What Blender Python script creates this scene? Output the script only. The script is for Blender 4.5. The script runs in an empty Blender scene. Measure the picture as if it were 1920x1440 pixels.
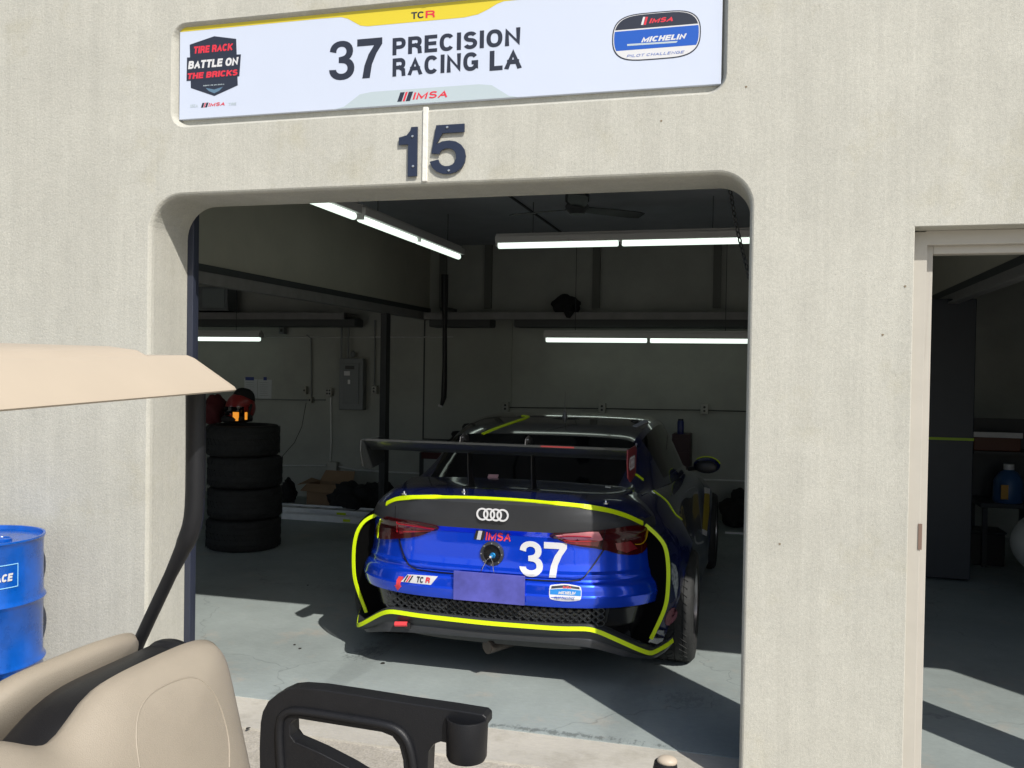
import bpy, math, random
from mathutils import Vector, Matrix
from mathutils.bvhtree import BVHTree
from mathutils.geometry import delaunay_2d_cdt, tessellate_polygon
random.seed(7)
R = math.radians
C = bpy.data.collections.new('scene'); bpy.context.scene.collection.children.link(C)
SC = bpy.context.scene
# ---------------------------------------------------------------- camera
CAM = Vector((0.0, -3.874, 1.74))
_a = Vector((-6225, 125, 1700)).normalized(); _b = Vector((470, 20, 1700)).normalized()
_X = -_a; _Y = (_b - _b.dot(_X)*_X).normalized(); _Z = _X.cross(_Y)
if _Z.y < 0: _Z = -_Z
RIGHT = Vector((_X[0], _Y[0], _Z[0])); UP = Vector((_X[1], _Y[1], _Z[1])); FWD = Vector((_X[2], _Y[2], _Z[2]))
cd = bpy.data.cameras.new('camera'); cam = bpy.data.objects.new('camera', cd); C.objects.link(cam)
cd.sensor_width = 36; cd.lens = 36*1700/1920; cd.clip_start = 0.05; cd.clip_end = 2000
cam.matrix_world = Matrix(((RIGHT.x, UP.x, -FWD.x, CAM.x), (RIGHT.y, UP.y, -FWD.y, CAM.y), (RIGHT.z, UP.z, -FWD.z, CAM.z), (0, 0, 0, 1)))
SC.camera = cam
# ---------------------------------------------------------------- light
SUNV = Vector((0.909, -1.0, 1.234)).normalized()      # towards the sun
w = bpy.data.worlds.new('World'); SC.world = w; w.use_nodes = True
nt = w.node_tree; bg = nt.nodes['Background']; sky = nt.nodes.new('ShaderNodeTexSky')
sky.sky_type = 'NISHITA'; sky.sun_disc = False
sky.sun_elevation = math.asin(SUNV.z); sky.sun_rotation = math.atan2(SUNV.x, SUNV.y)
sky.air_density = 1.0; sky.dust_density = 1.5
nt.links.new(sky.outputs[0], bg.inputs[0]); bg.inputs[1].default_value = 0.11
sd = bpy.data.lights.new('sun', 'SUN'); sd.energy = 3.9; sd.angle = R(0.55); sd.color = (1.0, 0.955, 0.88)
sun = bpy.data.objects.new('sun', sd); C.objects.link(sun); sun.rotation_euler = (-SUNV).to_track_quat('-Z', 'Y').to_euler()
SC.view_settings.view_transform = 'Standard'; SC.view_settings.look = 'None'
SC.view_settings.exposure = 0.36; SC.view_settings.gamma = 1.0
SC.cycles.max_bounces = 8; SC.cycles.diffuse_bounces = 5; SC.cycles.sample_clamp_indirect = 4

# ---------------------------------------------------------------- calibrated rays (photo pixel -> point on a real plane)
def ray(u, v): return (RIGHT*(u-960) - UP*(v-720) + FWD*1700).normalized()
def PY(u, v, y): d = ray(u, v); return CAM + d*((y-CAM.y)/d.y)
def PZ(u, v, z): d = ray(u, v); return CAM + d*((z-CAM.z)/d.z)
def PX(u, v, x): d = ray(u, v); return CAM + d*((x-CAM.x)/d.x)

# ---------------------------------------------------------------- materials
MATS = {}
def lin(c):
    return tuple((x/12.92 if x <= 0.04045 else ((x+0.055)/1.055)**2.4) for x in [k/255 for k in c])
def mat(name, col=(0.5, 0.5, 0.5), rough=0.5, metal=0.0, var=0.0, vscale=8.0, bump=0.0, bscale=60.0, coat=0.0, spec=0.5, emit=None, estr=0.0, stretch=None, trans=0.0, rvar=0.0):
    if name in MATS: return MATS[name]
    m = bpy.data.materials.new(name); m.use_nodes = True; t = m.node_tree; b = t.nodes['Principled BSDF']
    b.inputs['Base Color'].default_value = (*col, 1); b.inputs['Roughness'].default_value = rough; b.inputs['Metallic'].default_value = metal
    b.inputs['Coat Weight'].default_value = coat; b.inputs['Coat Roughness'].default_value = 0.04; b.inputs['Specular IOR Level'].default_value = spec
    b.inputs['Transmission Weight'].default_value = trans
    if emit: b.inputs['Emission Color'].default_value = (*emit, 1); b.inputs['Emission Strength'].default_value = estr
    tc = t.nodes.new('ShaderNodeTexCoord'); mp = t.nodes.new('ShaderNodeMapping'); t.links.new(tc.outputs['Object'], mp.inputs[0])
    if stretch: mp.inputs['Scale'].default_value = stretch
    if var:
        n = t.nodes.new('ShaderNodeTexNoise'); n.inputs['Scale'].default_value = vscale; n.inputs['Detail'].default_value = 8; n.inputs['Roughness'].default_value = 0.65
        t.links.new(mp.outputs[0], n.inputs['Vector'])
        mx = t.nodes.new('ShaderNodeMix'); mx.data_type = 'RGBA'
        r = t.nodes.new('ShaderNodeMapRange'); r.inputs[1].default_value = 0.3; r.inputs[2].default_value = 0.7
        t.links.new(n.outputs[0], r.inputs[0]); t.links.new(r.outputs[0], mx.inputs[0])
        mx.inputs[6].default_value = (*[c*(1-var) for c in col], 1); mx.inputs[7].default_value = (*[min(1, c*(1+var)) for c in col], 1)
        t.links.new(mx.outputs[2], b.inputs['Base Color'])
        if rvar:
            q = t.nodes.new('ShaderNodeMapRange'); q.inputs[1].default_value = 0.3; q.inputs[2].default_value = 0.7
            q.inputs[3].default_value = max(0, rough-rvar); q.inputs[4].default_value = min(1, rough+rvar)
            t.links.new(n.outputs[0], q.inputs[0]); t.links.new(q.outputs[0], b.inputs['Roughness'])
    if bump:
        n2 = t.nodes.new('ShaderNodeTexNoise'); n2.inputs['Scale'].default_value = bscale; n2.inputs['Detail'].default_value = 6
        t.links.new(mp.outputs[0], n2.inputs['Vector'])
        bp = t.nodes.new('ShaderNodeBump'); bp.inputs['Strength'].default_value = bump; bp.inputs['Distance'].default_value = 0.01
        t.links.new(n2.outputs[0], bp.inputs['Height']); t.links.new(bp.outputs[0], b.inputs['Normal'])
    MATS[name] = m; return m

def nodes(m): return m.node_tree, m.node_tree.nodes['Principled BSDF']
def concrete(name, base, left=True):
    m = bpy.data.materials.new(name); m.use_nodes = True; t, b = nodes(m); L = t.links.new
    tc = t.nodes.new('ShaderNodeTexCoord'); sp = t.nodes.new('ShaderNodeSeparateXYZ'); L(tc.outputs['Object'], sp.inputs[0])
    def noise(scale, detail=6, rough=0.6, st=None):
        n = t.nodes.new('ShaderNodeTexNoise'); n.inputs['Scale'].default_value = scale; n.inputs['Detail'].default_value = detail; n.inputs['Roughness'].default_value = rough
        if st:
            mp = t.nodes.new('ShaderNodeMapping'); mp.inputs['Scale'].default_value = st; L(tc.outputs['Object'], mp.inputs[0]); L(mp.outputs[0], n.inputs['Vector'])
        else: L(tc.outputs['Object'], n.inputs['Vector'])
        return n.outputs[0]
    def rng(x, a, c, lo, hi):
        r = t.nodes.new('ShaderNodeMapRange'); r.inputs[1].default_value = a; r.inputs[2].default_value = c; r.inputs[3].default_value = lo; r.inputs[4].default_value = hi
        L(x, r.inputs[0]); return r.outputs[0]
    def mth(op, x, y):
        n = t.nodes.new('ShaderNodeMath'); n.operation = op
        for i, k in enumerate((x, y)):
            if isinstance(k, (int, float)): n.inputs[i].default_value = k
            else: L(k, n.inputs[i])
        return n.outputs[0]
    big = rng(noise(1.3, 5), 0.35, 0.65, 0.955, 1.03)
    mid = rng(noise(9, 8, 0.7), 0.3, 0.7, 0.955, 1.04)
    fine = rng(noise(130, 3, 0.7), 0.3, 0.7, 0.90, 1.08)
    streak = rng(noise(1.0, 6, 0.7, (55, 55, 1.1)), 0.3, 0.7, 0.955, 1.035)
    drip = rng(noise(1.0, 5, 0.6, (7, 7, 0.6)), 0.3, 0.7, 0.94, 1.05)
    pits = noise(150, 2); pit = rng(pits, 0.66, 0.74, 1.0, 0.74)
    f = mth('MULTIPLY', big, mid); f = mth('MULTIPLY', f, fine); f = mth('MULTIPLY', f, streak); f = mth('MULTIPLY', f, drip); f = mth('MULTIPLY', f, pit)
    # warm stains, own shape
    st = rng(noise(2.2, 9, 0.75), 0.56, 0.74, 0.0, 0.5)
    mx = t.nodes.new('ShaderNodeMix'); mx.data_type = 'RGBA'; L(st, mx.inputs[0])
    mx.inputs[6].default_value = (*base, 1); mx.inputs[7].default_value = (base[0]*0.84, base[1]*0.80, base[2]*0.66, 1)
    vm = t.nodes.new('ShaderNodeVectorMath'); vm.operation = 'SCALE'; L(mx.outputs[2], vm.inputs[0]); L(f, vm.inputs['Scale']); L(vm.outputs[0], b.inputs['Base Color'])
    b.inputs['Roughness'].default_value = 0.92; b.inputs['Specular IOR Level'].default_value = 0.25
    # rough left part, broomed right part
    msk = rng(sp.outputs[0], -2.6, -0.6, 1.0, 0.25)
    h1 = mth('MULTIPLY', noise(85, 7, 0.75), msk)
    h2 = mth('MULTIPLY', noise(1.0, 6, 0.75, (150, 150, 14)), rng(sp.outputs[0], -3.0, -0.5, 0.05, 0.22))
    h3 = mth('MULTIPLY', noise(240, 5, 0.7), 0.35)
    h = mth('ADD', mth('ADD', h1, h2), h3)
    bp = t.nodes.new('ShaderNodeBump'); bp.inputs['Strength'].default_value = 0.7; bp.inputs['Distance'].default_value = 0.007
    L(h, bp.inputs['Height']); L(bp.outputs[0], b.inputs['Normal'])
    return m
M_CONC = concrete('facade concrete', (0.458, 0.450, 0.398))

def floor_mat(name, base, worn, wlo, whi, rough, bump, agg=False):
    m = bpy.data.materials.new(name); m.use_nodes = True; t, b = nodes(m); L = t.links.new
    tc = t.nodes.new('ShaderNodeTexCoord')
    def noise(scale, detail, rough_, st=None):
        n = t.nodes.new('ShaderNodeTexNoise'); n.inputs['Scale'].default_value = scale; n.inputs['Detail'].default_value = detail; n.inputs['Roughness'].default_value = rough_
        mp = t.nodes.new('ShaderNodeMapping'); L(tc.outputs['Object'], mp.inputs[0])
        if st: mp.inputs['Scale'].default_value = st
        L(mp.outputs[0], n.inputs['Vector']); return n.outputs[0]
    def rng(x, a, c, lo, hi):
        r = t.nodes.new('ShaderNodeMapRange'); r.inputs[1].default_value = a; r.inputs[2].default_value = c; r.inputs[3].default_value = lo; r.inputs[4].default_value = hi
        L(x, r.inputs[0]); return r.outputs[0]
    def mth(op, x, y):
        n = t.nodes.new('ShaderNodeMath'); n.operation = op
        for i, k in enumerate((x, y)):
            if isinstance(k, (int, float)): n.inputs[i].default_value = k
            else: L(k, n.inputs[i])
        return n.outputs[0]
    mx = t.nodes.new('ShaderNodeMix'); mx.data_type = 'RGBA'
    L(rng(noise(3.0, 10, 0.72), wlo, whi, 0, 1), mx.inputs[0]); mx.inputs[6].default_value = (*base, 1); mx.inputs[7].default_value = (*worn, 1)
    f = mth('MULTIPLY', rng(noise(0.9, 6, 0.6), 0.35, 0.65, 0.86, 1.12), rng(noise(22, 8, 0.7, (1, 2.6, 1)), 0.3, 0.7, 0.92, 1.07))
    f = mth('MULTIPLY', f, rng(noise(14, 9, 0.8, (1, 2.2, 1)), 0.62, 0.70, 1.0, 0.62))      # dark scuffs
    if not agg and name.startswith('painted'):
        for (cx_, cy_, rx_, ry_, lo) in ((-2.28, 1.22, 0.20, 0.30, 0.60), (-0.9, 0.36, 0.9, 0.05, 0.55), (-0.35, 1.0, 0.25, 0.2, 0.75), (-3.1, 2.6, 0.6, 0.25, 0.8)):
            mp = t.nodes.new('ShaderNodeMapping'); L(tc.outputs['Object'], mp.inputs[0]); mp.vector_type = 'TEXTURE'
            mp.inputs['Location'].default_value = (cx_, cy_, 0); mp.inputs['Scale'].default_value = (rx_, ry_, 1.0)
            ln = t.nodes.new('ShaderNodeVectorMath'); ln.operation = 'LENGTH'; L(mp.outputs[0], ln.inputs[0])
            k = mth('ADD', ln.outputs['Value'], rng(noise(16, 8, 0.75, (2.2, 1, 1)), 0.3, 0.7, -0.2, 1.5))
            f = mth('MULTIPLY', f, rng(k, 0.75, 1.15, lo, 1.0))
        # tyre tracks running in from the door
        wv = t.nodes.new('ShaderNodeSeparateXYZ'); L(tc.outputs['Object'], wv.inputs[0])
        for xc_ in (-2.22, -0.62):
            d_ = mth('ABSOLUTE', mth('ADD', wv.outputs[0], -xc_), 0)
            k = mth('ADD', d_, rng(noise(3.5, 7, 0.7, (1, 0.35, 1)), 0.3, 0.7, -0.03, 0.13))
            f = mth('MULTIPLY', f, rng(k, 0.10, 0.15, 0.86, 1.0))
        # hairline cracks
        vo = t.nodes.new('ShaderNodeTexVoronoi'); vo.feature = 'DISTANCE_TO_EDGE'; vo.inputs['Scale'].default_value = 0.55
        mv = t.nodes.new('ShaderNodeMapping'); L(tc.outputs['Object'], mv.inputs[0]); dn_ = t.nodes.new('ShaderNodeTexNoise'); dn_.inputs['Scale'].default_value = 5; L(tc.outputs['Object'], dn_.inputs['Vector'])
        av = t.nodes.new('ShaderNodeVectorMath'); av.operation = 'MULTIPLY_ADD'; L(dn_.outputs['Color'], av.inputs[0]); av.inputs[1].default_value = (0.35, 0.35, 0.0); L(mv.outputs[0], av.inputs[2]); L(av.outputs[0], vo.inputs['Vector'])
        f = mth('MULTIPLY', f, rng(vo.outputs['Distance'], 0.0, 0.004, 0.72, 1.0))
    if agg:
        v = t.nodes.new('ShaderNodeTexVoronoi'); v.inputs['Scale'].default_value = 130; L(tc.outputs['Object'], v.inputs['Vector'])
        f = mth('MULTIPLY', f, rng(v.outputs['Color'], 0.1, 0.9, 0.80, 1.14))
    vm = t.nodes.new('ShaderNodeVectorMath'); vm.operation = 'SCALE'; L(mx.outputs[2], vm.inputs[0]); L(f, vm.inputs['Scale']); L(vm.outputs[0], b.inputs['Base Color'])
    L(rng(noise(5, 6, 0.7), 0.3, 0.7, rough-0.12, rough+0.12), b.inputs['Roughness'])
    bp = t.nodes.new('ShaderNodeBump'); bp.inputs['Strength'].default_value = bump; bp.inputs['Distance'].default_value = 0.004
    L(noise(120 if agg else 55, 6, 0.7), bp.inputs['Height']); L(bp.outputs[0], b.inputs['Normal'])
    return m
M_FLOOR = floor_mat('painted garage floor', (0.285, 0.325, 0.320), (0.36, 0.345, 0.31), 0.55, 0.72, 0.55, 0.35)
M_APRON = floor_mat('exposed aggregate apron', (0.40, 0.37, 0.315), (0.46, 0.43, 0.375), 0.45, 0.6, 0.85, 0.7, True)
M_SILL = floor_mat('smooth concrete sill', (0.44, 0.42, 0.37), (0.37, 0.35, 0.30), 0.5, 0.62, 0.85, 0.4)

M_WALL = mat('interior block wall', (0.345, 0.355, 0.325), 0.85, var=0.10, vscale=2.5, bump=0.15, bscale=40)
M_UPPER = mat('upper partition board', (0.44, 0.425, 0.35), 0.8, var=0.08, vscale=1.6)
M_CEIL = mat('dark ceiling deck', (0.42, 0.44, 0.48), 0.8, var=0.1, vscale=2)
M_DARKSTEEL = mat('dark structural steel', (0.035, 0.038, 0.04), 0.55, var=0.15)
M_BEAM = mat('grey beam paint', (0.22, 0.215, 0.21), 0.6, var=0.1)
M_TRACK = mat('slate blue track paint', (0.026, 0.031, 0.050), 0.45, var=0.1, vscale=4)
M_TAN = mat('tan door frame paint', (0.41, 0.388, 0.345), 0.5, var=0.04, vscale=6)
M_CAULK = mat('white caulk', (0.68, 0.67, 0.62), 0.8, var=0.06, vscale=20, bump=0.3, bscale=60)
M_GALV = mat('galvanised conduit', (0.62, 0.63, 0.62), 0.35, metal=0.25, var=0.1)
M_GREYBOX = mat('grey electrical enamel', (0.17, 0.185, 0.19), 0.45, var=0.06)
M_OUT = mat('grey outlet metal', (0.32, 0.32, 0.29), 0.5, metal=0.3, var=0.1)
M_BLACK = mat('black plastic', (0.012, 0.012, 0.013), 0.42, var=0.2, vscale=20, bump=0.05, bscale=200)
M_BLACKCLOTH = mat('black fabric', (0.012, 0.012, 0.013), 0.95, var=0.3, vscale=8, bump=0.5, bscale=25)
M_RUBBER = mat('tyre rubber', (0.016, 0.017, 0.017), 0.75, var=0.3, vscale=14, bump=0.3, bscale=60)
M_CARD = mat('cardboard', (0.26, 0.17, 0.10), 0.85, var=0.1)
M_ALU = mat('aluminium', (0.70, 0.71, 0.72), 0.38, metal=0.25, var=0.08)
M_WHITE = mat('white print', (0.60, 0.60, 0.61), 0.4)
M_PAPER = mat('paper sheet', (0.5, 0.52, 0.54), 0.8, var=0.05, vscale=30)
M_TAPE = mat('blue tape', (0.03, 0.05, 0.22), 0.6)
M_SIGNW = mat('white vinyl sign', (0.52, 0.57, 0.68), 0.42, var=0.012, vscale=2)
M_SIGNY = mat('yellow vinyl', (0.62, 0.50, 0.03), 0.42)
M_SIGNG = mat('pale grey vinyl', (0.42, 0.49, 0.52), 0.42)
M_SIGNK = mat('charcoal vinyl', (0.020, 0.024, 0.040), 0.45)
M_SIGNR = mat('red vinyl', (0.62, 0.03, 0.05), 0.45)
M_SIGNB = mat('blue vinyl', (0.01, 0.085, 0.42), 0.45)
M_STEELBLUE = mat('steel blue vinyl', (0.10, 0.18, 0.26), 0.45)
M_NUM = mat('dark blue number plate', (0.017, 0.024, 0.050), 0.4, var=0.1)
M_SCREW = mat('zinc screw', (0.6, 0.6, 0.6), 0.3, metal=0.9)
M_TUBE = mat('lit fluorescent tube', (0.9, 0.9, 0.9), 0.4, emit=(0.84, 1.0, 0.88), estr=1.0)
M_HOUSING = mat('light housing enamel', (0.55, 0.54, 0.53), 0.5)
# car
M_PAINT = mat('metallic blue paint', (0.003, 0.070, 0.86), 0.25, metal=0.62, coat=1.0, var=0.05, vscale=300)
M_PAINTD = mat('unlit blue paint', (0.003, 0.008, 0.072), 0.22, metal=0.3, coat=0.8, spec=0.35)  # same blue paint, with the shade put into its colour
M_SATIN = mat('satin black wrap', (0.030, 0.032, 0.036), 0.36, var=0.12, vscale=5)
M_CARBON = mat('carbon black', (0.018, 0.020, 0.020), 0.32, coat=0.5, var=0.2, vscale=60)
M_ROOF = mat('gloss carbon roof', (0.10, 0.098, 0.090), 0.12, coat=1.0, var=0.1, vscale=60)
M_GLOSSK = mat('gloss black plastic', (0.008, 0.008, 0.009), 0.18, coat=0.4)
M_GLASS = mat('dark tinted glass', (0.003, 0.003, 0.004), 0.05, spec=0.28)
M_NEON = mat('neon yellow vinyl', (0.60, 0.78, 0.0), 0.5)
M_REDL = mat('dark red lamp lens', (0.038, 0.002, 0.003), 0.15, coat=0.45, spec=0.3)
M_REDB = mat('bright red lamp element', (0.30, 0.010, 0.016), 0.25, coat=0.3)
M_PINKL = mat('pale red reflector', (0.62, 0.22, 0.25), 0.2, coat=1.0)
M_REDP = mat('red webbing', (0.70, 0.05, 0.06), 0.6)
M_PLATE = mat('plain lilac plate', (0.075, 0.078, 0.36), 0.6, var=0.35, vscale=6)
M_RIM = mat('wheel alloy', (0.18, 0.18, 0.19), 0.3, metal=0.85)
M_EXH = mat('burnt exhaust steel', (0.10, 0.085, 0.075), 0.4, metal=0.8, var=0.3, vscale=20)
M_CHROME = mat('bright wire', (0.7, 0.7, 0.7), 0.2, metal=1.0)
M_CYAN = mat('blue anodised nut', (0.02, 0.25, 0.55), 0.3, metal=0.6)
# golf cart and drum
M_VINYL = mat('beige seat vinyl', (0.315, 0.275, 0.220), 0.55, var=0.05, vscale=5, bump=0.25, bscale=350)
M_ROOFB = mat('beige roof plastic', (0.44, 0.372, 0.290), 0.5, var=0.03, vscale=3)
M_BPL = mat('black textured plastic', (0.0085, 0.009, 0.011), 0.45, var=0.15, vscale=12, spec=0.32, bump=0.12, bscale=350)
M_DRUM = mat('blue drum paint', (0.0, 0.078, 0.40), 0.30, coat=0.25, var=0.28, vscale=7, rvar=0.08)
M_NAVY = mat('navy cabinet enamel', (0.011, 0.016, 0.025), 0.5, var=0.1)
M_REDC = mat('dark red fabric', (0.085, 0.007, 0.010), 0.8, var=0.2)
M_HELM = mat('red helmet paint', (0.26, 0.02, 0.018), 0.3, coat=0.5, var=0.2, vscale=12)
M_ORANGE = mat('glowing orange reflection', (0.9, 0.3, 0.02), 0.3, emit=(1.0, 0.36, 0.03), estr=0.55)  # visor reflection put into colour and glow, no lamp
M_WALLB = mat('wall board', (0.32, 0.33, 0.30), 0.8, var=0.08, vscale=2)
M_DEB = mat('dark debris', (0.02, 0.018, 0.015), 0.9)

# ---------------------------------------------------------------- mesh helpers
class B:
    def __init__(s): s.v = []; s.f = []
    def add(s, vs, fs):
        n = len(s.v); s.v += [Vector(p) for p in vs]; s.f += [tuple(i+n for i in f) for f in fs]; return s
    def box(s, x0, x1, y0, y1, z0, z1):
        return s.add([(x0,y0,z0),(x1,y0,z0),(x1,y1,z0),(x0,y1,z0),(x0,y0,z1),(x1,y0,z1),(x1,y1,z1),(x0,y1,z1)],
                     [(0,3,2,1),(4,5,6,7),(0,1,5,4),(1,2,6,5),(2,3,7,6),(3,0,4,7)])
    def tube(s, pts, r, n=12, cap=True, rs=None):
        pts = [Vector(p) for p in pts]; vs = []; fs = []; ref = None
        for i, p in enumerate(pts):
            t = ((pts[min(i+1, len(pts)-1)]-pts[max(i-1, 0)])).normalized()
            if ref is None: ref = t.orthogonal().normalized()
            ref = (ref - ref.dot(t)*t).normalized(); bn = t.cross(ref); rr = rs[i] if rs else r
            for k in range(n):
                a = 2*math.pi*k/n; vs.append(p + rr*(math.cos(a)*ref + math.sin(a)*bn))
        for i in range(len(pts)-1):
            for k in range(n): fs.append((i*n+k, i*n+(k+1) % n, (i+1)*n+(k+1) % n, (i+1)*n+k))
        if cap: fs.append(tuple(range(n-1, -1, -1))); fs.append(tuple((len(pts)-1)*n+k for k in range(n)))
        return s.add(vs, fs)
    def lathe(s, c, prof, axis='z', n=32):
        vs = []; fs = []; c = Vector(c)
        for (r, h) in prof:
            for k in range(n):
                a = 2*math.pi*k/n; x, y = r*math.cos(a), r*math.sin(a)
                vs.append(c + {'z': Vector((x, y, h)), 'x': Vector((h, x, y)), 'y': Vector((x, h, y))}[axis])
        for i in range(len(prof)-1):
            for k in range(n): fs.append((i*n+k, i*n+(k+1) % n, (i+1)*n+(k+1) % n, (i+1)*n+k))
        return s.add(vs, fs)
    def prism(s, poly, d, normal):                       # poly: list of 3D points in a plane, extruded by d along normal
        normal = Vector(normal); n = len(poly); a = [Vector(p) for p in poly]; b = [p+normal*d for p in a]
        tris = tessellate_polygon([a])
        fs = [tuple(t) for t in tris] + [tuple(i+n for i in reversed(t)) for t in tris] + [(i, (i+1) % n, (i+1) % n+n, i+n) for i in range(n)]
        return s.add(a+b, fs)
    def grid(s, rows, closed=False):
        nr = len(rows); nc = len(rows[0]); vs = [p for r in rows for p in r]; fs = []
        for i in range(nr-1):
            for j in range(nc if closed else nc-1):
                k = (j+1) % nc; fs.append((i*nc+j, i*nc+k, (i+1)*nc+k, (i+1)*nc+j))
        return s.add(vs, fs)
    def ell(s, c, rx, ry, rz, n=20, m=12, f=None):
        rows = []
        for i in range(m+1):
            ph = math.pi*i/m - math.pi/2; row = []
            for k in range(n):
                a = 2*math.pi*k/n; d = Vector((math.cos(ph)*math.cos(a), math.cos(ph)*math.sin(a), math.sin(ph)))
                q = f(d) if f else 1.0; row.append(Vector(c)+Vector((d.x*rx*q, d.y*ry*q, d.z*rz*q)))
            rows.append(row)
        return s.grid(rows, True)

def link(name, b, m, parent=None, smooth=False, bevel=0, seg=2, subsurf=0, solid=0, angle=35):
    me = bpy.data.meshes.new(name)
    off = Vector((0, 0, 0)); p = parent
    while p is not None: off += p.location; p = p.parent
    me.from_pydata([tuple(Vector(v)-off) for v in b.v], [], b.f); me.validate()
    import bmesh
    bm = bmesh.new(); bm.from_mesh(me); bmesh.ops.remove_doubles(bm, verts=bm.verts, dist=1e-5); bmesh.ops.recalc_face_normals(bm, faces=bm.faces); bm.to_mesh(me); bm.free()
    o = bpy.data.objects.new(name, me); C.objects.link(o)
    if parent: o.parent = parent
    me.materials.append(m)
    if smooth:
        for f in me.polygons: f.use_smooth = True
        if angle < 180: me.set_sharp_from_angle(angle=R(angle))
    if bevel: md = o.modifiers.new('bevel', 'BEVEL'); md.width = bevel; md.segments = seg; md.limit_method = 'ANGLE'; md.angle_limit = R(40)
    if subsurf: md = o.modifiers.new('sub', 'SUBSURF'); md.levels = md.render_levels = subsurf
    if solid: md = o.modifiers.new('solid', 'SOLIDIFY'); md.thickness = solid; md.offset = 0
    return o
def tag(o, label=None, cat=None, group=None, kind=None):
    if label: o['label'] = label
    if cat: o['category'] = cat
    if group: o['group'] = group
    if kind: o['kind'] = kind
    return o
def thing(name, loc, label, cat, group=None):
    o = bpy.data.objects.new(name, None); C.objects.link(o); o.location = loc; o.empty_display_size = 0.1
    return tag(o, label, cat, group)
def copy_tree(o, parent=None):
    c = o.copy(); C.objects.link(c)
    if parent: c.parent = parent
    for ch in list(o.children): copy_tree(ch, c)
    return c
def rrect(x0, x1, z0, z1, r, n=8):
    out = []
    rs = r if isinstance(r, (list, tuple)) else [r]*4
    for (cx, cz, a0, q) in ((x1, z1, 0, rs[0]), (x0, z1, 90, rs[1]), (x0, z0, 180, rs[2]), (x1, z0, 270, rs[3])):
        ccx = cx - q if cx == x1 else cx + q; ccz = cz - q if cz == z1 else cz + q
        if q == 0: out.append((cx, cz)); continue
        for i in range(n+1):
            a = R(a0+90*i/n); out.append((ccx+q*math.cos(a), ccz+q*math.sin(a)))
    return out
def holed(loops, y):                                     # planar face with holes in the XZ plane
    vs = [Vector((x, y, z)) for l in loops for (x, z) in l]
    tris = tessellate_polygon([[Vector((x, z, 0)) for (x, z) in l] for l in loops])
    return B().add(vs, [tuple(t) for t in tris])
def boxpx(b, u0, v0, u1, v1, y, d):
    p, q = PY(u0, v1, y), PY(u1, v0, y); return b.box(p.x, q.x, y, y+d, p.z, q.z)

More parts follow.
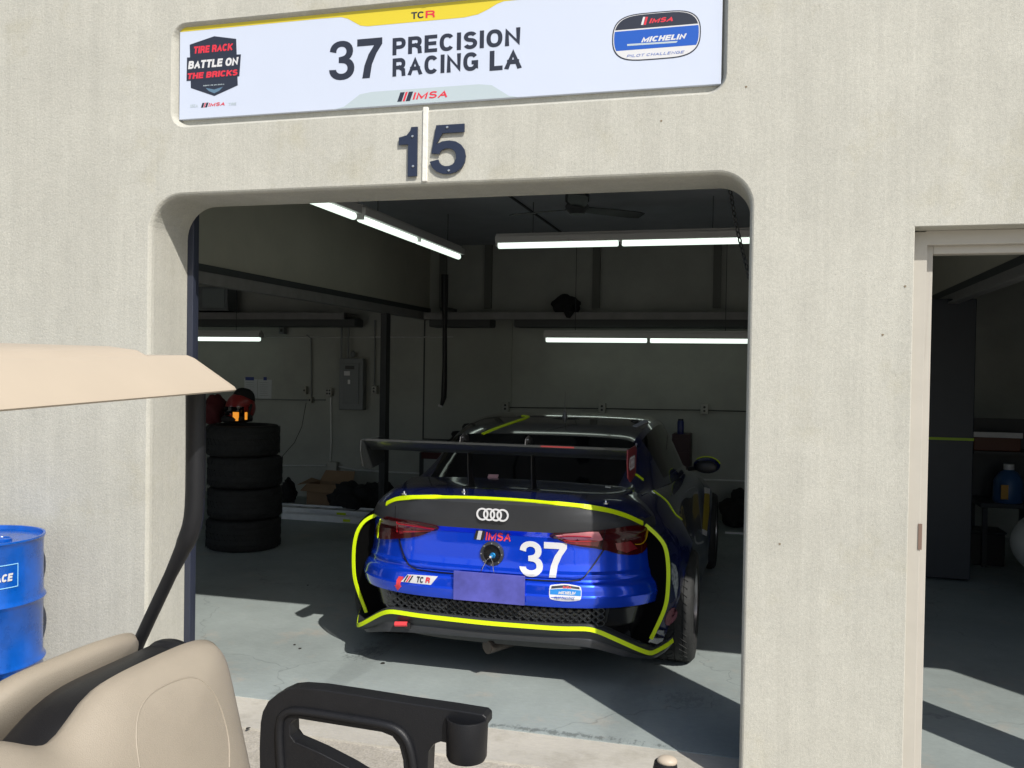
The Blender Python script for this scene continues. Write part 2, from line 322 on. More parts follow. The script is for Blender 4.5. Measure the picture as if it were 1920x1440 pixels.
# ---------------------------------------------------------------- stroke lettering (heavy grotesque capitals)
def arc(cx, cy, rx, ry, a0, a1, n=14, e=2.35):
    out = []
    for i in range(n+1):
        a = R(a0+(a1-a0)*i/n); c, s_ = math.cos(a), math.sin(a)
        out.append((cx+rx*math.copysign(abs(c)**(2/e), c), cy+ry*math.copysign(abs(s_)**(2/e), s_)))
    return out
G = {
 'A': (0.78, [[(0,0),(0.5,1),(1,0)], [(0.19,0.33),(0.81,0.33)]]),
 'B': (0.72, [[(0,0),(0,1),(0.55,1)]+arc(0.55,0.77,0.38,0.23,90,-90)+[(0,0.54)], [(0,0),(0.55,0)]+arc(0.55,0.27,0.45,0.27,-90,90)+[(0.2,0.54)]]),
 'C': (0.76, ['o', arc(0.5,0.5,0.5,0.5,38,322,26)]),
 'D': (0.74, [[(0,0),(0,1),(0.4,1)]+arc(0.4,0.5,0.6,0.5,90,-90,20)+[(0,0)]]),
 'E': (0.66, [[(1,1),(0,1),(0,0),(1,0)], [(0,0.52),(0.9,0.52)]]),
 'G': (0.80, ['o', arc(0.5,0.5,0.5,0.5,38,330,26)+[(1,0.2),(1,0.44),(0.58,0.44)]]),
 'H': (0.74, [[(0,0),(0,1)], [(1,0),(1,1)], [(0,0.52),(1,0.52)]]),
 'I': (0.0, [[(0,0),(0,1)]]),
 'K': (0.74, [[(0,0),(0,1)], [(1,1),(0.08,0.38)], [(0.36,0.58),(1,0)]]),
 'L': (0.62, [[(0,1),(0,0),(1,0)]]),
 'M': (0.90, [[(0,0),(0,1),(0.5,0.1),(1,1),(1,0)]]),
 'N': (0.76, [[(0,0),(0,1),(1,0),(1,1)]]),
 'O': (0.80, ['o', arc(0.5,0.5,0.5,0.5,90,450,36)]),
 'P': (0.70, [[(0,0),(0,1),(0.55,1)]+arc(0.55,0.72,0.45,0.28,90,-90)+[(0,0.44)]]),
 'R': (0.74, [[(0,0),(0,1),(0.55,1)]+arc(0.55,0.74,0.41,0.26,90,-90)+[(0,0.48)], [(0.55,0.48),(0.93,0.3),(0.97,0)]]),
 'S': (0.70, ['o', arc(0.5,0.75,0.47,0.25,25,180,12,2.1)+arc(0.5,0.75,0.47,0.22,180,268,6,2.1)[1:]+arc(0.5,0.27,0.5,0.25,88,0,6,2.1)+arc(0.5,0.27,0.5,0.27,0,-158,12,2.1)[1:]]),
 'T': (0.68, [[(0,1),(1,1)], [(0.5,0),(0.5,1)]]),
 'U': (0.76, [[(0,1),(0,0.4)]+arc(0.5,0.4,0.5,0.4,180,360,16)+[(1,1)]]),
 'V': (0.76, [[(0,1),(0.5,0),(1,1)]]),
 '1': (0.34, [[(0.85,0),(0.85,1)], [(0.85,0.92),(0.55,0.76),(0.0,0.74)]]),
 '3': (0.70, ['o', arc(0.48,0.75,0.45,0.25,170,0,12,2.1)+arc(0.48,0.75,0.45,0.21,0,-90,8,2.1)[1:]+[(0.34,0.54)], arc(0.48,0.27,0.52,0.27,90,-168,20,2.1)]),
 '5': (0.70, ['o', [(0.95,1),(0.18,1),(0.08,0.50)]+arc(0.48,0.32,0.52,0.32,140,-160,22,2.1)]),
 '7': (0.70, [[(0,1),(1,1),(1,0.95),(0.60,0.5),(0.36,0)]]),
 '.': (0.0, [[(0,0),(0,0.02)]]), '-': (0.3, [[(0,0.42),(1,0.42)]]),
 '2': (0.68, ['o', arc(0.5,0.72,0.48,0.28,165,-20,14,2.1)+[(0.05,0.02),(1,0)]]),
 '0': (0.70, ['o', arc(0.5,0.5,0.5,0.5,90,450,30)]),
 '4': (0.74, [[(0.72,0),(0.72,1),(0,0.28),(1,0.28)]]),
 '9': (0.70, ['o', arc(0.5,0.7,0.47,0.3,0,360,22,2.1), arc(0.45,0.45,0.52,0.45,10,-120,12,2.1)]),
}
def stroke(pts, h, ext):
    pts = [Vector(p) for p in pts]
    P2 = [pts[0]]
    for p in pts[1:]:
        if (p-P2[-1]).length > 1e-4: P2.append(p)
    pts = P2; closed = (pts[0]-pts[-1]).length < 1e-3 and len(pts) > 3
    if closed: pts = pts[:-1]
    n = len(pts)
    if ext and not closed:
        pts[0] = pts[0] + (pts[0]-pts[1]).normalized()*h; pts[-1] = pts[-1] + (pts[-1]-pts[-2]).normalized()*h
    Lp, Rp = [], []
    for i in range(n):
        a = pts[i-1] if (i > 0 or closed) else None; c = pts[(i+1) % n] if (i < n-1 or closed) else None
        d1 = (pts[i]-a).normalized() if a is not None else (c-pts[i]).normalized()
        d2 = (c-pts[i]).normalized() if c is not None else d1
        n1 = Vector((-d1.y, d1.x)); n2 = Vector((-d2.y, d2.x)); m = (n1+n2)
        if m.length < 1e-4: m = n1
        m.normalize(); k = h/max(0.42, m.dot(n1)); Lp.append(pts[i]+m*k); Rp.append(pts[i]-m*k)
    vs = Lp+Rp; fs = [(i, i+1, n+i+1, n+i) for i in range(n-1)]
    if closed: fs.append((n-1, 0, n, 2*n-1))
    return vs, fs
def lettering(s, wt=0.20, gap=0.14, cond=1.0, shear=0.0):   # -> flat verts(x,y,layer), faces, width ; height 1
    V, F = [], []; x = 0; h = wt/2; lay = 0
    for ch in s:
        if ch == ' ': x += 0.34*cond; continue
        wd, st = G[ch]; wd *= cond; ext = True
        if st and st[0] == 'o': ext = False; st = st[1:]
        for pl in st:
            q = [(x+h+a*max(0, wd-wt), h+b_*(1-wt)) for a, b_ in pl]
            vs, fs = stroke(q, h, ext); n = len(V)
            V += [(p.x+shear*p.y, max(0, min(1, p.y)) if ext else p.y, lay+0.8*(kk % (len(vs)//2))/(len(vs)//2)) for kk, p in enumerate(vs)]; F += [tuple(i+n for i in f) for f in fs]; lay += 1
        x += (max(wd, wt))+gap*cond
    return V, F, x-gap*cond
def text_on(name, s, m, parent, p0, ex, ey, nrm, W_, H_, wt=0.2, gap=0.14, shear=0.0, cond=1.0, fn=None, th=0.0015, lab=None):
    V, F, wd = lettering(s, wt, gap, cond, shear); k = W_/(wd+shear)
    nrm = Vector(nrm); ex = Vector(ex); ey = Vector(ey); b = B(); lo = []; hi = []
    for (x, y, l) in V:
        q = Vector(p0)+ex*(x*k)+ey*(y*H_)
        if fn: q = fn(q)
        hi.append(q+nrm*(th+0.00003*l)); lo.append(q)
    b.add(hi, F)
    return link(name, b, m, parent)
XH, ZH = Vector((1, 0, 0)), Vector((0, 0, 1)); NF = Vector((0, -1, 0))

def dig(ch):
    if ch == '7': return 0.68, [(0,1),(1,1),(1,0.84),(0.78,0.62),(0.60,0.34),(0.52,0),(0.22,0),(0.30,0.32),(0.46,0.60),(0.68,0.82),(0,0.82)]
    if ch == '1': return 0.40, [(0.50,0),(1,0),(1,1),(0.66,1),(0.60,0.92),(0.42,0.84),(0,0.80),(0,0.65),(0.50,0.65)]
    A_ = lambda cx, cy, rx, ry, a, b_, n=14: arc(cx, cy, rx, ry, a, b_, n, 2.15)
    if ch == '3': return 0.70, A_(0.48,0.73,0.46,0.27,178,-52)+A_(0.50,0.29,0.50,0.29,52,-178)+[(0.27,0.27)]+A_(0.50,0.295,0.23,0.135,-178,75)+[(0.38,0.44),(0.38,0.585)]+A_(0.48,0.725,0.20,0.125,-80,178)+[(0.28,0.70)]
    if ch == '5': return 0.72, [(0.95,1),(0.16,1),(0.03,0.43),(0.27,0.41)]+A_(0.48,0.34,0.25,0.18,150,-170)+[(0.0,0.27)]+A_(0.49,0.34,0.51,0.34,-168,128)+[(0.34,0.83),(0.95,0.83)]
def digits(s, gap=0.07):
    out = []; x = 0
    for ch in s: w_, p = dig(ch); out.append([(x+a*w_, c) for a, c in p]); x += w_+gap
    return out, x-gap
# ================================================================ STRUCTURE
def sheet(name, x0, x1, y0, y1, z, m, nx=1):
    b = B().box(x0, x1, y0, y1, z-0.05, z); o = link(name, b, m); return tag(o, kind='structure')
sheet('ground', -400, 400, -400, -0.02, -0.012, M_APRON)
sheet('threshold_paving', -12, 9, -0.02, 0.325, -0.002, M_SILL)
sheet('garage_floor', -12, 9, 0.325, 7.4, 0.002, M_FLOOR)

bld = thing('garage_building', (-1.5, 0.15, 0), 'pale concrete pit garage building with rounded door opening and open doorway beside it', 'building')
DX0, DX1, DZ = -2.945, -0.035, 2.583
door = [(DX1, -0.06)] + rrect(DX0, DX1, 0.5, DZ, [0.155, 0.19, 0, 0], 10)[:22] + [(DX0, -0.06)]
rec = rrect(-2.820, -0.155, 2.900, 3.41, 0.08, 6)
D2X0, D2X1, D2Z = 0.576, 1.66, 2.33
door2 = [(D2X1, -0.06), (D2X1, D2Z), (D2X0, D2Z), (D2X0, -0.06)]
def dl(x0, x1, z1): return [(x1, -0.06), (x1, z1), (x0, z1), (x0, -0.06)]
others = [dl(-8.9, -5.95, DZ), dl(1.85, 2.90, 2.43)]
def outer(pad=0): return [(9, -0.3), (9, 5.4), (-12, 5.4), (-12, -0.3)]
bf = holed([outer(), door, rec, door2]+others, 0.0)
CH = 0.018
def shrink(loop, d):
    cx = sum(p[0] for p in loop)/len(loop); out = []
    n = len(loop)
    for i in range(n):
        a, p, c = Vector(loop[i-1]), Vector(loop[i]), Vector(loop[(i+1) % n])
        d1 = (p-a).normalized() if (p-a).length > 1e-6 else (c-p).normalized(); d2 = (c-p).normalized() if (c-p).length > 1e-6 else d1
        n1 = Vector((-d1.y, d1.x)); n2 = Vector((-d2.y, d2.x)); m = (n1+n2).normalized(); k = d/max(0.5, m.dot(n1)); q = p+m*k
        out.append((q.x, q.y))
    return out
def reveal(b, loop, steps, closed=False):
    rows = []
    for (ins, y) in steps:
        l = shrink(loop, ins) if ins else loop
        rows.append([(x, y, z) for x, z in l])
    b.grid(rows, closed); return rows[-1]
reveal(bf, door, [(0, 0), (0.007, 0.004), (0.014, 0.014), (0.017, 0.03), (0.018, 0.30)])
# recess for the banner
last = reveal(bf, rec, [(0, 0), (0.004, 0.004), (0.022, 0.046)], True)
bf.add([tuple(p) for p in last], [tuple(range(len(last)))])
reveal(bf, door2, [(0, 0), (0.003, 0.003), (0.006, 0.22)])
for l in others: reveal(bf, l, [(0, 0), (0, 0.30)])
inn = [[(x, z) for x, z in shrink(door, 0.018)], shrink(door2, 0.006)] + others
bi = holed([outer()]+inn, 0.30); bf.add(bi.v, bi.f)
bf.box(-12, 9, 0.0, 0.30, 5.4, 5.6)
fac = link('facade', bf, M_CONC, bld)
b = B().box(-12, 9, 7.05, 7.25, -0.05, 3.6); link('back_wall', b, M_WALL, bld)
b = B().box(-12, 9, 0.30, 7.25, 3.30, 3.5)
link('ceiling', b, M_CEIL, bld)
for x in (-2.2, 0.1, -6.5): link('ceiling_seam', B().box(x, x+0.02, 0.31, 7.0, 3.285, 3.299), M_DARKSTEEL, bld)
link('roof', B().box(-12.1, 9.1, -0.02, 7.35, 5.6, 5.75), M_CONC, bld)
link('side_wall', B().box(-12.2, -12, 0.3, 7.25, -0.05, 5.6), M_WALL, bld)
link('side_wall', B().box(9, 9.2, 0.3, 7.25, -0.05, 5.6), M_WALL, bld)
for px in (-4.09, 1.60):
    link('upper_partition', B().box(px-0.03, px, 0.31, 7.05, 2.50, 3.3), M_UPPER, bld)
    link('black_angle', B().box(px-0.045, px+0.015, 0.31, 7.05, 2.445, 2.50), M_DARKSTEEL, bld)  # black steel angle along the partition's lower edge
    link('partition_beam', B().box(px-0.04, px+0.008, 0.31, 7.05, 2.355, 2.445).box(px-0.075, px-0.04, 0.31, 7.05, 2.355, 2.37), M_BEAM, bld)
    link('column', B().box(px-0.03, px+0.02, 5.62, 5.74, 0, 2.355).box(px-0.07, px-0.03, 5.66, 5.70, 0, 2.355), M_DARKSTEEL, bld, bevel=0.004)
# ledge beams along the back wall
p, q = PY(740, 600, 6.62), PY(740, 586, 6.62)
LZ = q.z
link('ledge_beam', B().box(-4.0, 1.5, 6.60, 7.05, q.z-0.012, q.z).box(-4.0, 1.5, 6.60, 6.62, q.z-0.085, q.z-0.013), M_BEAM, bld)
link('ledge_beam', B().box(-11.9, PY(646, 600, 6.62).x, 6.60, 7.05, q.z-0.012, q.z).box(-11.9, PY(646, 600, 6.62).x, 6.60, 6.62, q.z-0.085, q.z-0.013), M_BEAM, bld)
for (xa_, xb_) in ((-4.0, -3.2), (-2.9, 1.5), (-7.5, -5.0)): link('ledge_shade', B().box(xa_, xb_, 6.78, 7.04, LZ-0.17, LZ-0.06), mat('ledge shade paint', (0.075, 0.08, 0.08), 0.7), bld, bevel=0.02)  # dark boxes added to stand for the shade under the ledge beam
for u in (915, 1118, 1345, 830):
    x = PY(u, 500, 7.0).x; link('pilaster', B().box(x-0.045, x+0.045, 7.0, 7.049, 2.5, 3.29), mat('pilaster paint', (0.14, 0.145, 0.13), 0.8), bld)
# wall board with seam outline
p0 = PY(794, 822, 7.02); link('wall_board', B().box(p0.x, p0.x+1.15, 7.035, 7.049, p0.z, 2.36), M_WALLB, bld)
link('board_edge', B().box(p0.x-0.02, p0.x, 7.03, 7.048, p0.z-0.02, 2.36).box(p0.x, p0.x+1.15, 7.03, 7.048, p0.z-0.02, p0.z), M_DARKSTEEL, bld)
# door tracks of the big door
link('door_track', B().box(-2.937, -2.893, 0.302, 0.33, 0.0, 2.75).box(-2.937, -2.925, 0.33, 0.40, 0, 2.75), M_TRACK, bld, bevel=0.003)
# caulk joint over the centre of the door
jx = -1.483
link('caulk_joint', B().box(jx-0.012, jx+0.013, -0.008, 0.01, 2.585, 2.922).box(jx-0.012, jx+0.013, -0.008, 0.01, 3.415, 5.4), M_CAULK, bld, bevel=0.004)
# tan steel frame of the doorway
fb = B()
fx0 = D2X0+0.008
fb.box(fx0, fx0+0.055, 0.10, 0.135, 0.0, D2Z-0.008).box(fx0, fx0+0.085, 0.135, 0.20, 0.0, D2Z-0.008)
fb.box(fx0+0.055, D2X1-0.01, 0.10, 0.135, D2Z-0.063, D2Z-0.008).box(fx0+0.085, D2X1-0.01, 0.135, 0.20, D2Z-0.095, D2Z-0.008)
fb.box(D2X1-0.06, D2X1-0.008, 0.10, 0.135, 0.0, D2Z-0.064).box(D2X1-0.09, D2X1-0.008, 0.137, 0.20, 0.0, D2Z-0.096)
fr = link('door_frame', fb, M_TAN, bld, bevel=0.003)
sp_ = PY(1725, 1005, 0.0995); link('strike_plate', B().box(sp_.x-0.007, sp_.x+0.007, 0.096, 0.0995, sp_.z-0.055, sp_.z+0.05), mat('worn brass', (0.22, 0.15, 0.12), 0.5, metal=0.5), fr)
# bolt holes in the facade
for (u, v) in ((1399, 163), (1240, 227), (1697, 537), (1655, 628), (1462, 1020)):
    c = PY(u, v, 0); b = B().add([(c.x+0.0045*math.cos(a)*(1+0.3*math.sin(3*a)), -0.0015, c.z+0.0045*math.sin(a)) for a in [k*math.pi/5 for k in range(10)]], [tuple(range(10))]); link('anchor_hole', b, mat('rust stain', (0.20, 0.16, 0.11), 0.9), bld)

# ================================================================ BANNER SIGN
SX0, SX1, SZ0, SZ1 = -2.789, -0.180, 2.946, 3.398
sign = thing('team_banner', ((SX0+SX1)/2, 0.02, SZ0), 'long white banner reading 37 precision racing la with yellow top band', 'sign')
ys = 0.024
link('banner_panel', B().box(SX0, SX1, ys, 0.045, SZ0, SZ1), M_SIGNW, sign, bevel=0.002)
def SP(u, v): return PY(u, v, ys)
def spoly(name, pts, m, lay, parent=sign, th=0.0003):
    return link(name, B().prism([(x, ys-0.0004-0.0004*lay, z) for x, z in pts], th, (0, -1, 0)), m, parent)
def pxs(pts): return [(SP(u, v).x, SP(u, v).z) for u, v in pts]
cxS = -1.50
X_ = lambda u, v: SP(u, v).x
yl = [(SX0+0.003, SZ1-0.002), (SX0+0.003, SZ1-0.022), (X_(600, 25), SZ1-0.022), (X_(640, 25), SZ1-0.024), (X_(652, 30), SZ1-0.034), (X_(676, 45), SZ1-0.072), (X_(690, 45), SZ1-0.078), (X_(870, 33), SZ1-0.078), (X_(896, 28), SZ1-0.070), (X_(915, 20), SZ1-0.052), (X_(933, 5), SZ1-0.030), (X_(945, 0), SZ1-0.022), (SX1-0.003, SZ1-0.022), (SX1-0.003, SZ1-0.002)]
spoly('yellow_band', yl[::-1], M_SIGNY, 0)
gl = [(cxS-0.44, SZ0+0.002), (cxS-0.40, SZ0+0.010), (cxS-0.32, SZ0+0.062), (cxS-0.26, SZ0+0.070), (cxS+0.26, SZ0+0.070), (cxS+0.32, SZ0+0.062), (cxS+0.40, SZ0+0.010), (cxS+0.44, SZ0+0.002)]
spoly('grey_band', gl, M_SIGNG, 0)
def stext(name, s, m, u0, v0, u1, v1, wt=0.2, gap=0.14, shear=0, cond=1.0, lay=1, parent=sign):
    # (u0,v0) lower left, (u1,v1) upper right in the photograph
    a, c = SP(u0, v0), SP(u1, v1)
    return text_on(name, s, m, parent, (a.x, ys-0.0004-0.0004*lay, a.z), XH, ZH, NF, c.x-a.x, c.z-a.z, wt, gap, shear, cond, th=0.0003)
a, c = SP(617, 152), SP(717, 70); dg, wd = digits('37')
for pl in dg: spoly('team_number', [(a.x+x*(c.x-a.x)/wd, a.z+y*(c.z-a.z)) for x, y in pl], M_SIGNK, 1)
stext('team_name_line', 'PRECISION', M_SIGNK, 736, 104, 976, 51, wt=0.212, gap=0.13, cond=1.0)
stext('team_name_line', 'RACING', M_SIGNK, 736, 144, 897, 97, wt=0.212, gap=0.13, cond=1.0)
stext('team_name_line', 'LA', M_SIGNK, 918, 133, 978, 91, wt=0.225, gap=0.10, cond=1.0)
stext('class_lettering', 'TC', M_SIGNK, 771, 36, 796, 21, wt=0.19, gap=0.02, cond=1.1, lay=2)
stext('class_lettering', 'R', M_SIGNR, 798, 34, 816, 19, wt=0.19, cond=1.2, lay=2)
def imsa(prefix, u0, v0, u1, v1, lay=2, parent=sign):
    a, c = SP(u0, v0), SP(u1, v1); w_, h_ = c.x-a.x, c.z-a.z
    def P_(x, y): return (a.x+w_*x, a.z+h_*y)
    for (x0, x1, m) in ((0.0, 0.085, M_SIGNK), (0.105, 0.145, M_SIGNR), (0.165, 0.25, M_SIGNK)):
        spoly(prefix+'_stripe', [P_(x0, 0), P_(x1, 0), P_(x1+0.06, 1), P_(x0+0.06, 1)], m, lay, parent)
    q = P_(0.30, 0.12)
    text_on(prefix+'_lettering', 'IMSA', M_SIGNR, parent, (q[0], ys-0.0004-0.0004*lay, q[1]), XH, ZH, NF, w_*0.70, h_*0.76, 0.2, 0.13, 0.22, 1.3, th=0.0003)
imsa('sanction', 745, 191, 842, 167)
# event shield on the left
sh = spoly('event_shield', pxs([(367, 80), (402, 68), (443, 73), (446, 160), (402, 180), (358, 165), (356, 84)])[::-1], M_SIGNK, 1)
spoly('shield_border', pxs([(351, 108), (452, 102), (449, 143), (350, 152)])[::-1], M_SIGNK, 2, sh)
stext('shield_lettering', 'TIRE RACK', M_SIGNR, 363, 101, 437, 81, wt=0.25, gap=0.06, shear=0.1, lay=2, parent=sh)
stext('shield_lettering', 'BATTLE ON', M_WHITE, 353, 130, 448, 107, wt=0.25, gap=0.06, shear=0.12, lay=3, parent=sh)
stext('shield_lettering', 'THE BRICKS', M_SIGNR, 351, 149, 447, 130, wt=0.25, gap=0.06, shear=0.12, lay=3, parent=sh)
stext('shield_date', 'SEPT 19-21 2024', M_SIGNG, 381, 162, 421, 157, wt=0.22, gap=0.08, lay=2, parent=sh)
spoly('shield_wings', pxs([(386, 165), (402, 168), (418, 163), (412, 170), (402, 175), (392, 171)])[::-1], M_STEELBLUE, 2, sh)
imsa('series', 377, 202, 423, 190, 1)
stext('faint_lettering', 'USCA', M_SIGNG, 357, 202, 371, 195, wt=0.2, lay=1)
stext('faint_lettering', 'TIRE', M_SIGNG, 429, 198, 443, 192, wt=0.2, lay=1)
# round cornered series badge on the right
def badge_out(k): 
    out = []
    cx_, cz_ = SP(1230, 67).x, SP(1230, 67).z; W_, H_ = (SP(1313, 67).x-SP(1147, 67).x)/2*k, 0.101*(k if k == 1 else k-0.02)
    for i in range(48):
        a = 2*math.pi*i/48; c, s_ = math.cos(a), math.sin(a); e = 4.2
        out.append((cx_+W_*math.copysign(abs(c)**(2/e), c), cz_+H_*math.copysign(abs(s_)**(2/2.6), s_)))
    return out, cx_, cz_, W_, H_
o1, bcx, bcz, BW, BH = badge_out(1)
bd = spoly('series_badge', o1, M_SIGNK, 1)
o2 = badge_out(0.975)[0]; spoly('badge_field', o2, M_WHITE, 2, bd)
o3 = badge_out(0.955)[0]
def clipz(poly, lo, hi):
    def cl(P_, f, val, keep):
        out = []
        for i in range(len(P_)):
            a, c = P_[i-1], P_[i]
            ka, kc = keep(a[1]), keep(c[1])
            if ka != kc: t = (val-a[1])/(c[1]-a[1]); out.append((a[0]+t*(c[0]-a[0]), val))
            if kc: out.append(c)
        return out
    P_ = cl(poly, None, lo, lambda z: z >= lo); return cl(P_, None, hi, lambda z: z <= hi)
spoly('badge_top', clipz(o3, bcz+BH*0.36, 9), M_SIGNK, 3, bd)
spoly('badge_middle', clipz(o3, bcz-BH*0.52, bcz+BH*0.30), M_SIGNB, 3, bd)
stext('badge_lettering', 'IMSA', M_SIGNR, 1217, 44, 1265, 31, wt=0.24, gap=0.1, shear=0.3, cond=1.2, lay=4, parent=bd)
for (du, m) in ((0, M_WHITE), (5, M_SIGNR)):
    spoly('badge_stripe', pxs([(1202+du, 47), (1206+du, 47), (1210+du, 32), (1206+du, 32)]), m, 4, bd)
stext('badge_lettering', 'MICHELIN', M_WHITE, 1202, 80, 1288, 63, wt=0.25, gap=0.08, shear=0.25, lay=4, parent=bd)
spoly('badge_bar', pxs([(1176, 86.5), (1268, 80.5), (1271, 77), (1176, 83)])[::1], M_SIGNG, 4, bd)
stext('badge_lettering', 'PILOT CHALLENGE', M_SIGNB, 1175, 108, 1284, 95, wt=0.12, gap=0.2, shear=0.25, lay=4, parent=bd)
# faint outlines of the printed background
# ================================================================ DOOR NUMBER
for s, (u0, v0, u1, v1), wt, lab in (('1', (749, 333, 785, 239), 0.255, 'dark blue metal digit 1 screwed to the concrete left of the white joint'),
                              ('5', (808, 329, 876, 233), 0.215, 'dark blue metal digit 5 screwed to the concrete right of the white joint')):
    a, c = PY(u0, v0, 0), PY(u1, v1, 0)
    t = thing('number_digit', ((a.x+c.x)/2, -0.004, a.z), lab, 'house number', 'metal digits over the garage door')
    dg, wd = digits(s)
    link('digit_plate', B().prism([(a.x+x*(c.x-a.x)/wd, -0.007, a.z+y*(c.z-a.z)) for x, y in dg[0]], 0.008, (0, -1, 0)), M_NUM, t, bevel=0.0008)
    scr = {'1': ((774, 256), (775, 312)), '5': ((839, 239), (842, 320))}[s]
    for (u, v) in scr:
        q = PY(u, v, -0.012); link('screw', B().lathe((q.x, -0.0175, q.z), [(0.0, -0.003), (0.005, -0.002), (0.006, 0.002)], 'y', 12), M_SCREW, t, smooth=True)

# ================================================================ FLUORESCENT STRIPS
def strip(a, b_, n, label, axis, m_house=M_HOUSING, tr=0.028):
    a, b_ = Vector(a), Vector(b_); t = thing('strip_light', (a+b_)/2 + Vector((0, 0, 0.06)), label, 'strip light', 'fluorescent strip lights')
    d = (b_-a); s = Vector((0, 0.06, 0)) if axis == 'x' else Vector((0.06, 0, 0))
    lo, hi = Vector((min(a.x, b_.x), min(a.y, b_.y), a.z)), Vector((max(a.x, b_.x), max(a.y, b_.y), a.z))
    hb = B().box(lo.x-s.x, hi.x+s.x, lo.y-s.y, hi.y+s.y, a.z+0.022, a.z+0.085)
    hb.box(lo.x-s.x*0.5, hi.x+s.x*0.5, lo.y-s.y*0.5, hi.y+s.y*0.5, a.z+0.085, a.z+0.11)
    link('housing', hb, m_house, t, bevel=0.006)
    for i in range(n):
        p = a+d*(i/n+0.008); q = a+d*((i+1)/n-0.008); u = (q-p).normalized()
        link('tube', B().tube([p, p+u*0.01, q-u*0.01, q], tr, 14, True, [tr*0.85, tr, tr, tr*0.85]), M_TUBE, t, smooth=True)
        link('end_cap', B().box(min(p.x, p.x)-0.012-s.x*0.6, p.x+0.003+s.x*0.6, p.y-0.012-s.y*0.6, p.y+0.003+s.y*0.6, a.z-0.01, a.z+0.022), m_house, t)
    for f in (0.15, 0.85):
        q = a+d*f; link('hanger', B().tube([(q.x, q.y, a.z+0.11), (q.x, q.y, 3.285)], 0.004, 6), M_DARKSTEEL, t)
    return t
zl = 2.90
pa, pb = PZ(668, 409, zl), PZ(865, 482, zl); pb.x = pa.x = -3.04
strip(pa, pb, 2, 'bright strip light running into the garage along the left side', 'y')
strip((-3.04, 0.42, zl), (-3.04, pa.y-0.06, zl), 2, 'strip light whose end peeks out under the lintel, left of centre', 'y')
pa, pb = PZ(931, 462, zl), PZ(1163, 453, zl); yy = 4.26
xa = PY(931, 461, yy); xb = PY(1163, 453, yy); L_ = xb.x-xa.x
strip((xa.x, yy, xa.z), (xa.x+2*L_, yy, xa.z), 2, 'strip light crossing the bay under the ceiling, to the right below the fan', 'x')
yy = 6.45; xa, xb = PY(1021, 637, yy), PY(1216, 637, yy); L_ = xb.x-xa.x
strip((xa.x, yy, xa.z), (xa.x+2*L_, yy, xa.z), 2, 'low strip light in front of the back wall above the blue car', 'x')
xb = PY(490, 636, yy)
strip((xb.x-2*L_, yy, xb.z), (xb.x, yy, xb.z), 2, 'low strip light at the back left above the taped papers', 'x')

# ================================================================ CEILING FAN
fc = PY(1082, 398, 3.6)
fan = thing('ceiling_fan', (fc.x, 3.6, fc.z), 'dark ceiling fan hanging just below the lintel', 'ceiling fan')
link('motor', B().lathe((fc.x, 3.6, fc.z), [(0, -0.02), (0.06, -0.015), (0.095, 0.02), (0.10, 0.05), (0.085, 0.075), (0.10, 0.09), (0.10, 0.17), (0.03, 0.19), (0.015, 0.2), (0.015, 3.29-fc.z)], 'z', 24), M_DARKSTEEL, fan, smooth=True)
for k, aa in enumerate((162, 42, 282)):
    a = R(aa); d = Vector((math.cos(a), math.sin(a), 0)); n_ = Vector((-d.y, d.x, 0)); rows = []
    for i in range(9):
        r = 0.09+0.56*i/8; wv = 0.05+0.03*min(1, i/3) - (0.03 if i == 8 else 0); c = Vector((fc.x, 3.6, fc.z+0.03))+d*r
        rows.append([c-n_*wv+Vector((0, 0, 0.012)), c+n_*wv-Vector((0, 0, 0.012))])
    link('blade', B().grid(rows), M_DARKSTEEL, fan, solid=0.008)

# ================================================================ ELECTRICS ON THE BACK WALL
YB = 7.0
ep = thing('breaker_panel', PY(657, 767, YB), 'tall grey breaker panel on the back wall with a white label', 'electrical panel')
bd_ = boxpx(B(), 635, 672, 681, 768, 6.93, 0.115); link('cabinet_box', bd_, M_GREYBOX, ep, bevel=0.008)
pd = link('panel_door', boxpx(B(), 642, 681, 673, 757, 6.918, 0.0115), mat('panel door enamel', (0.14, 0.155, 0.16), 0.4, var=0.05), ep, bevel=0.003)
link('breaker_slot', boxpx(B(), 647, 686, 664, 692, 6.914, 0.0035), M_BLACK, pd)
link('label_sticker', boxpx(B(), 645, 696, 656, 704, 6.914, 0.0035), M_WHITE, pd)
link('latch', boxpx(B(), 652, 712, 656, 720, 6.908, 0.0095), M_GALV, pd)
for u in (640, 653):
    p, q_ = PY(u, 672, 6.98), PY(u, 600, 6.98); link('riser_pipe', B().tube([p, (p.x, 6.98, q_.z)], 0.014, 8), M_GREYBOX, ep)
p = PY(662, 664, 6.98); link('riser_hub', B().ell(p, 0.035, 0.03, 0.045), M_GREYBOX, ep, smooth=True)

def outlet(u, v, label, wpx=14, hpx=19, n=2, cols=1):
    c = PY(u, v, YB); s = 1700/10.6; w_, h_ = wpx/s/2, hpx/s/2
    t = thing('power_outlet', (c.x, 7.04, c.z), label, 'power outlet', 'outlet boxes on the back wall')
    link('outlet_box', B().box(c.x-w_, c.x+w_, 6.975, 7.047, c.z-h_, c.z+h_), M_OUT, t, bevel=0.006)
    for i in range(n):
        for j in range(cols):
            z = c.z + (0.5-(i+0.5)/n)*h_*1.5; x = c.x + ((j+0.5)/cols-0.5)*w_*1.5
            link('socket', B().lathe((x, 6.9745, z), [(0, -0.002), (0.013, -0.002), (0.015, 0.001)], 'y', 12), M_BLACK, t)
    return t
outlet(948, 763, 'grey double outlet left of the antenna, above the car roof')
outlet(1129, 765, 'grey double outlet right of the antenna, above the car roof')
outlet(1321, 767, 'grey double outlet furthest right, above the door mirror')
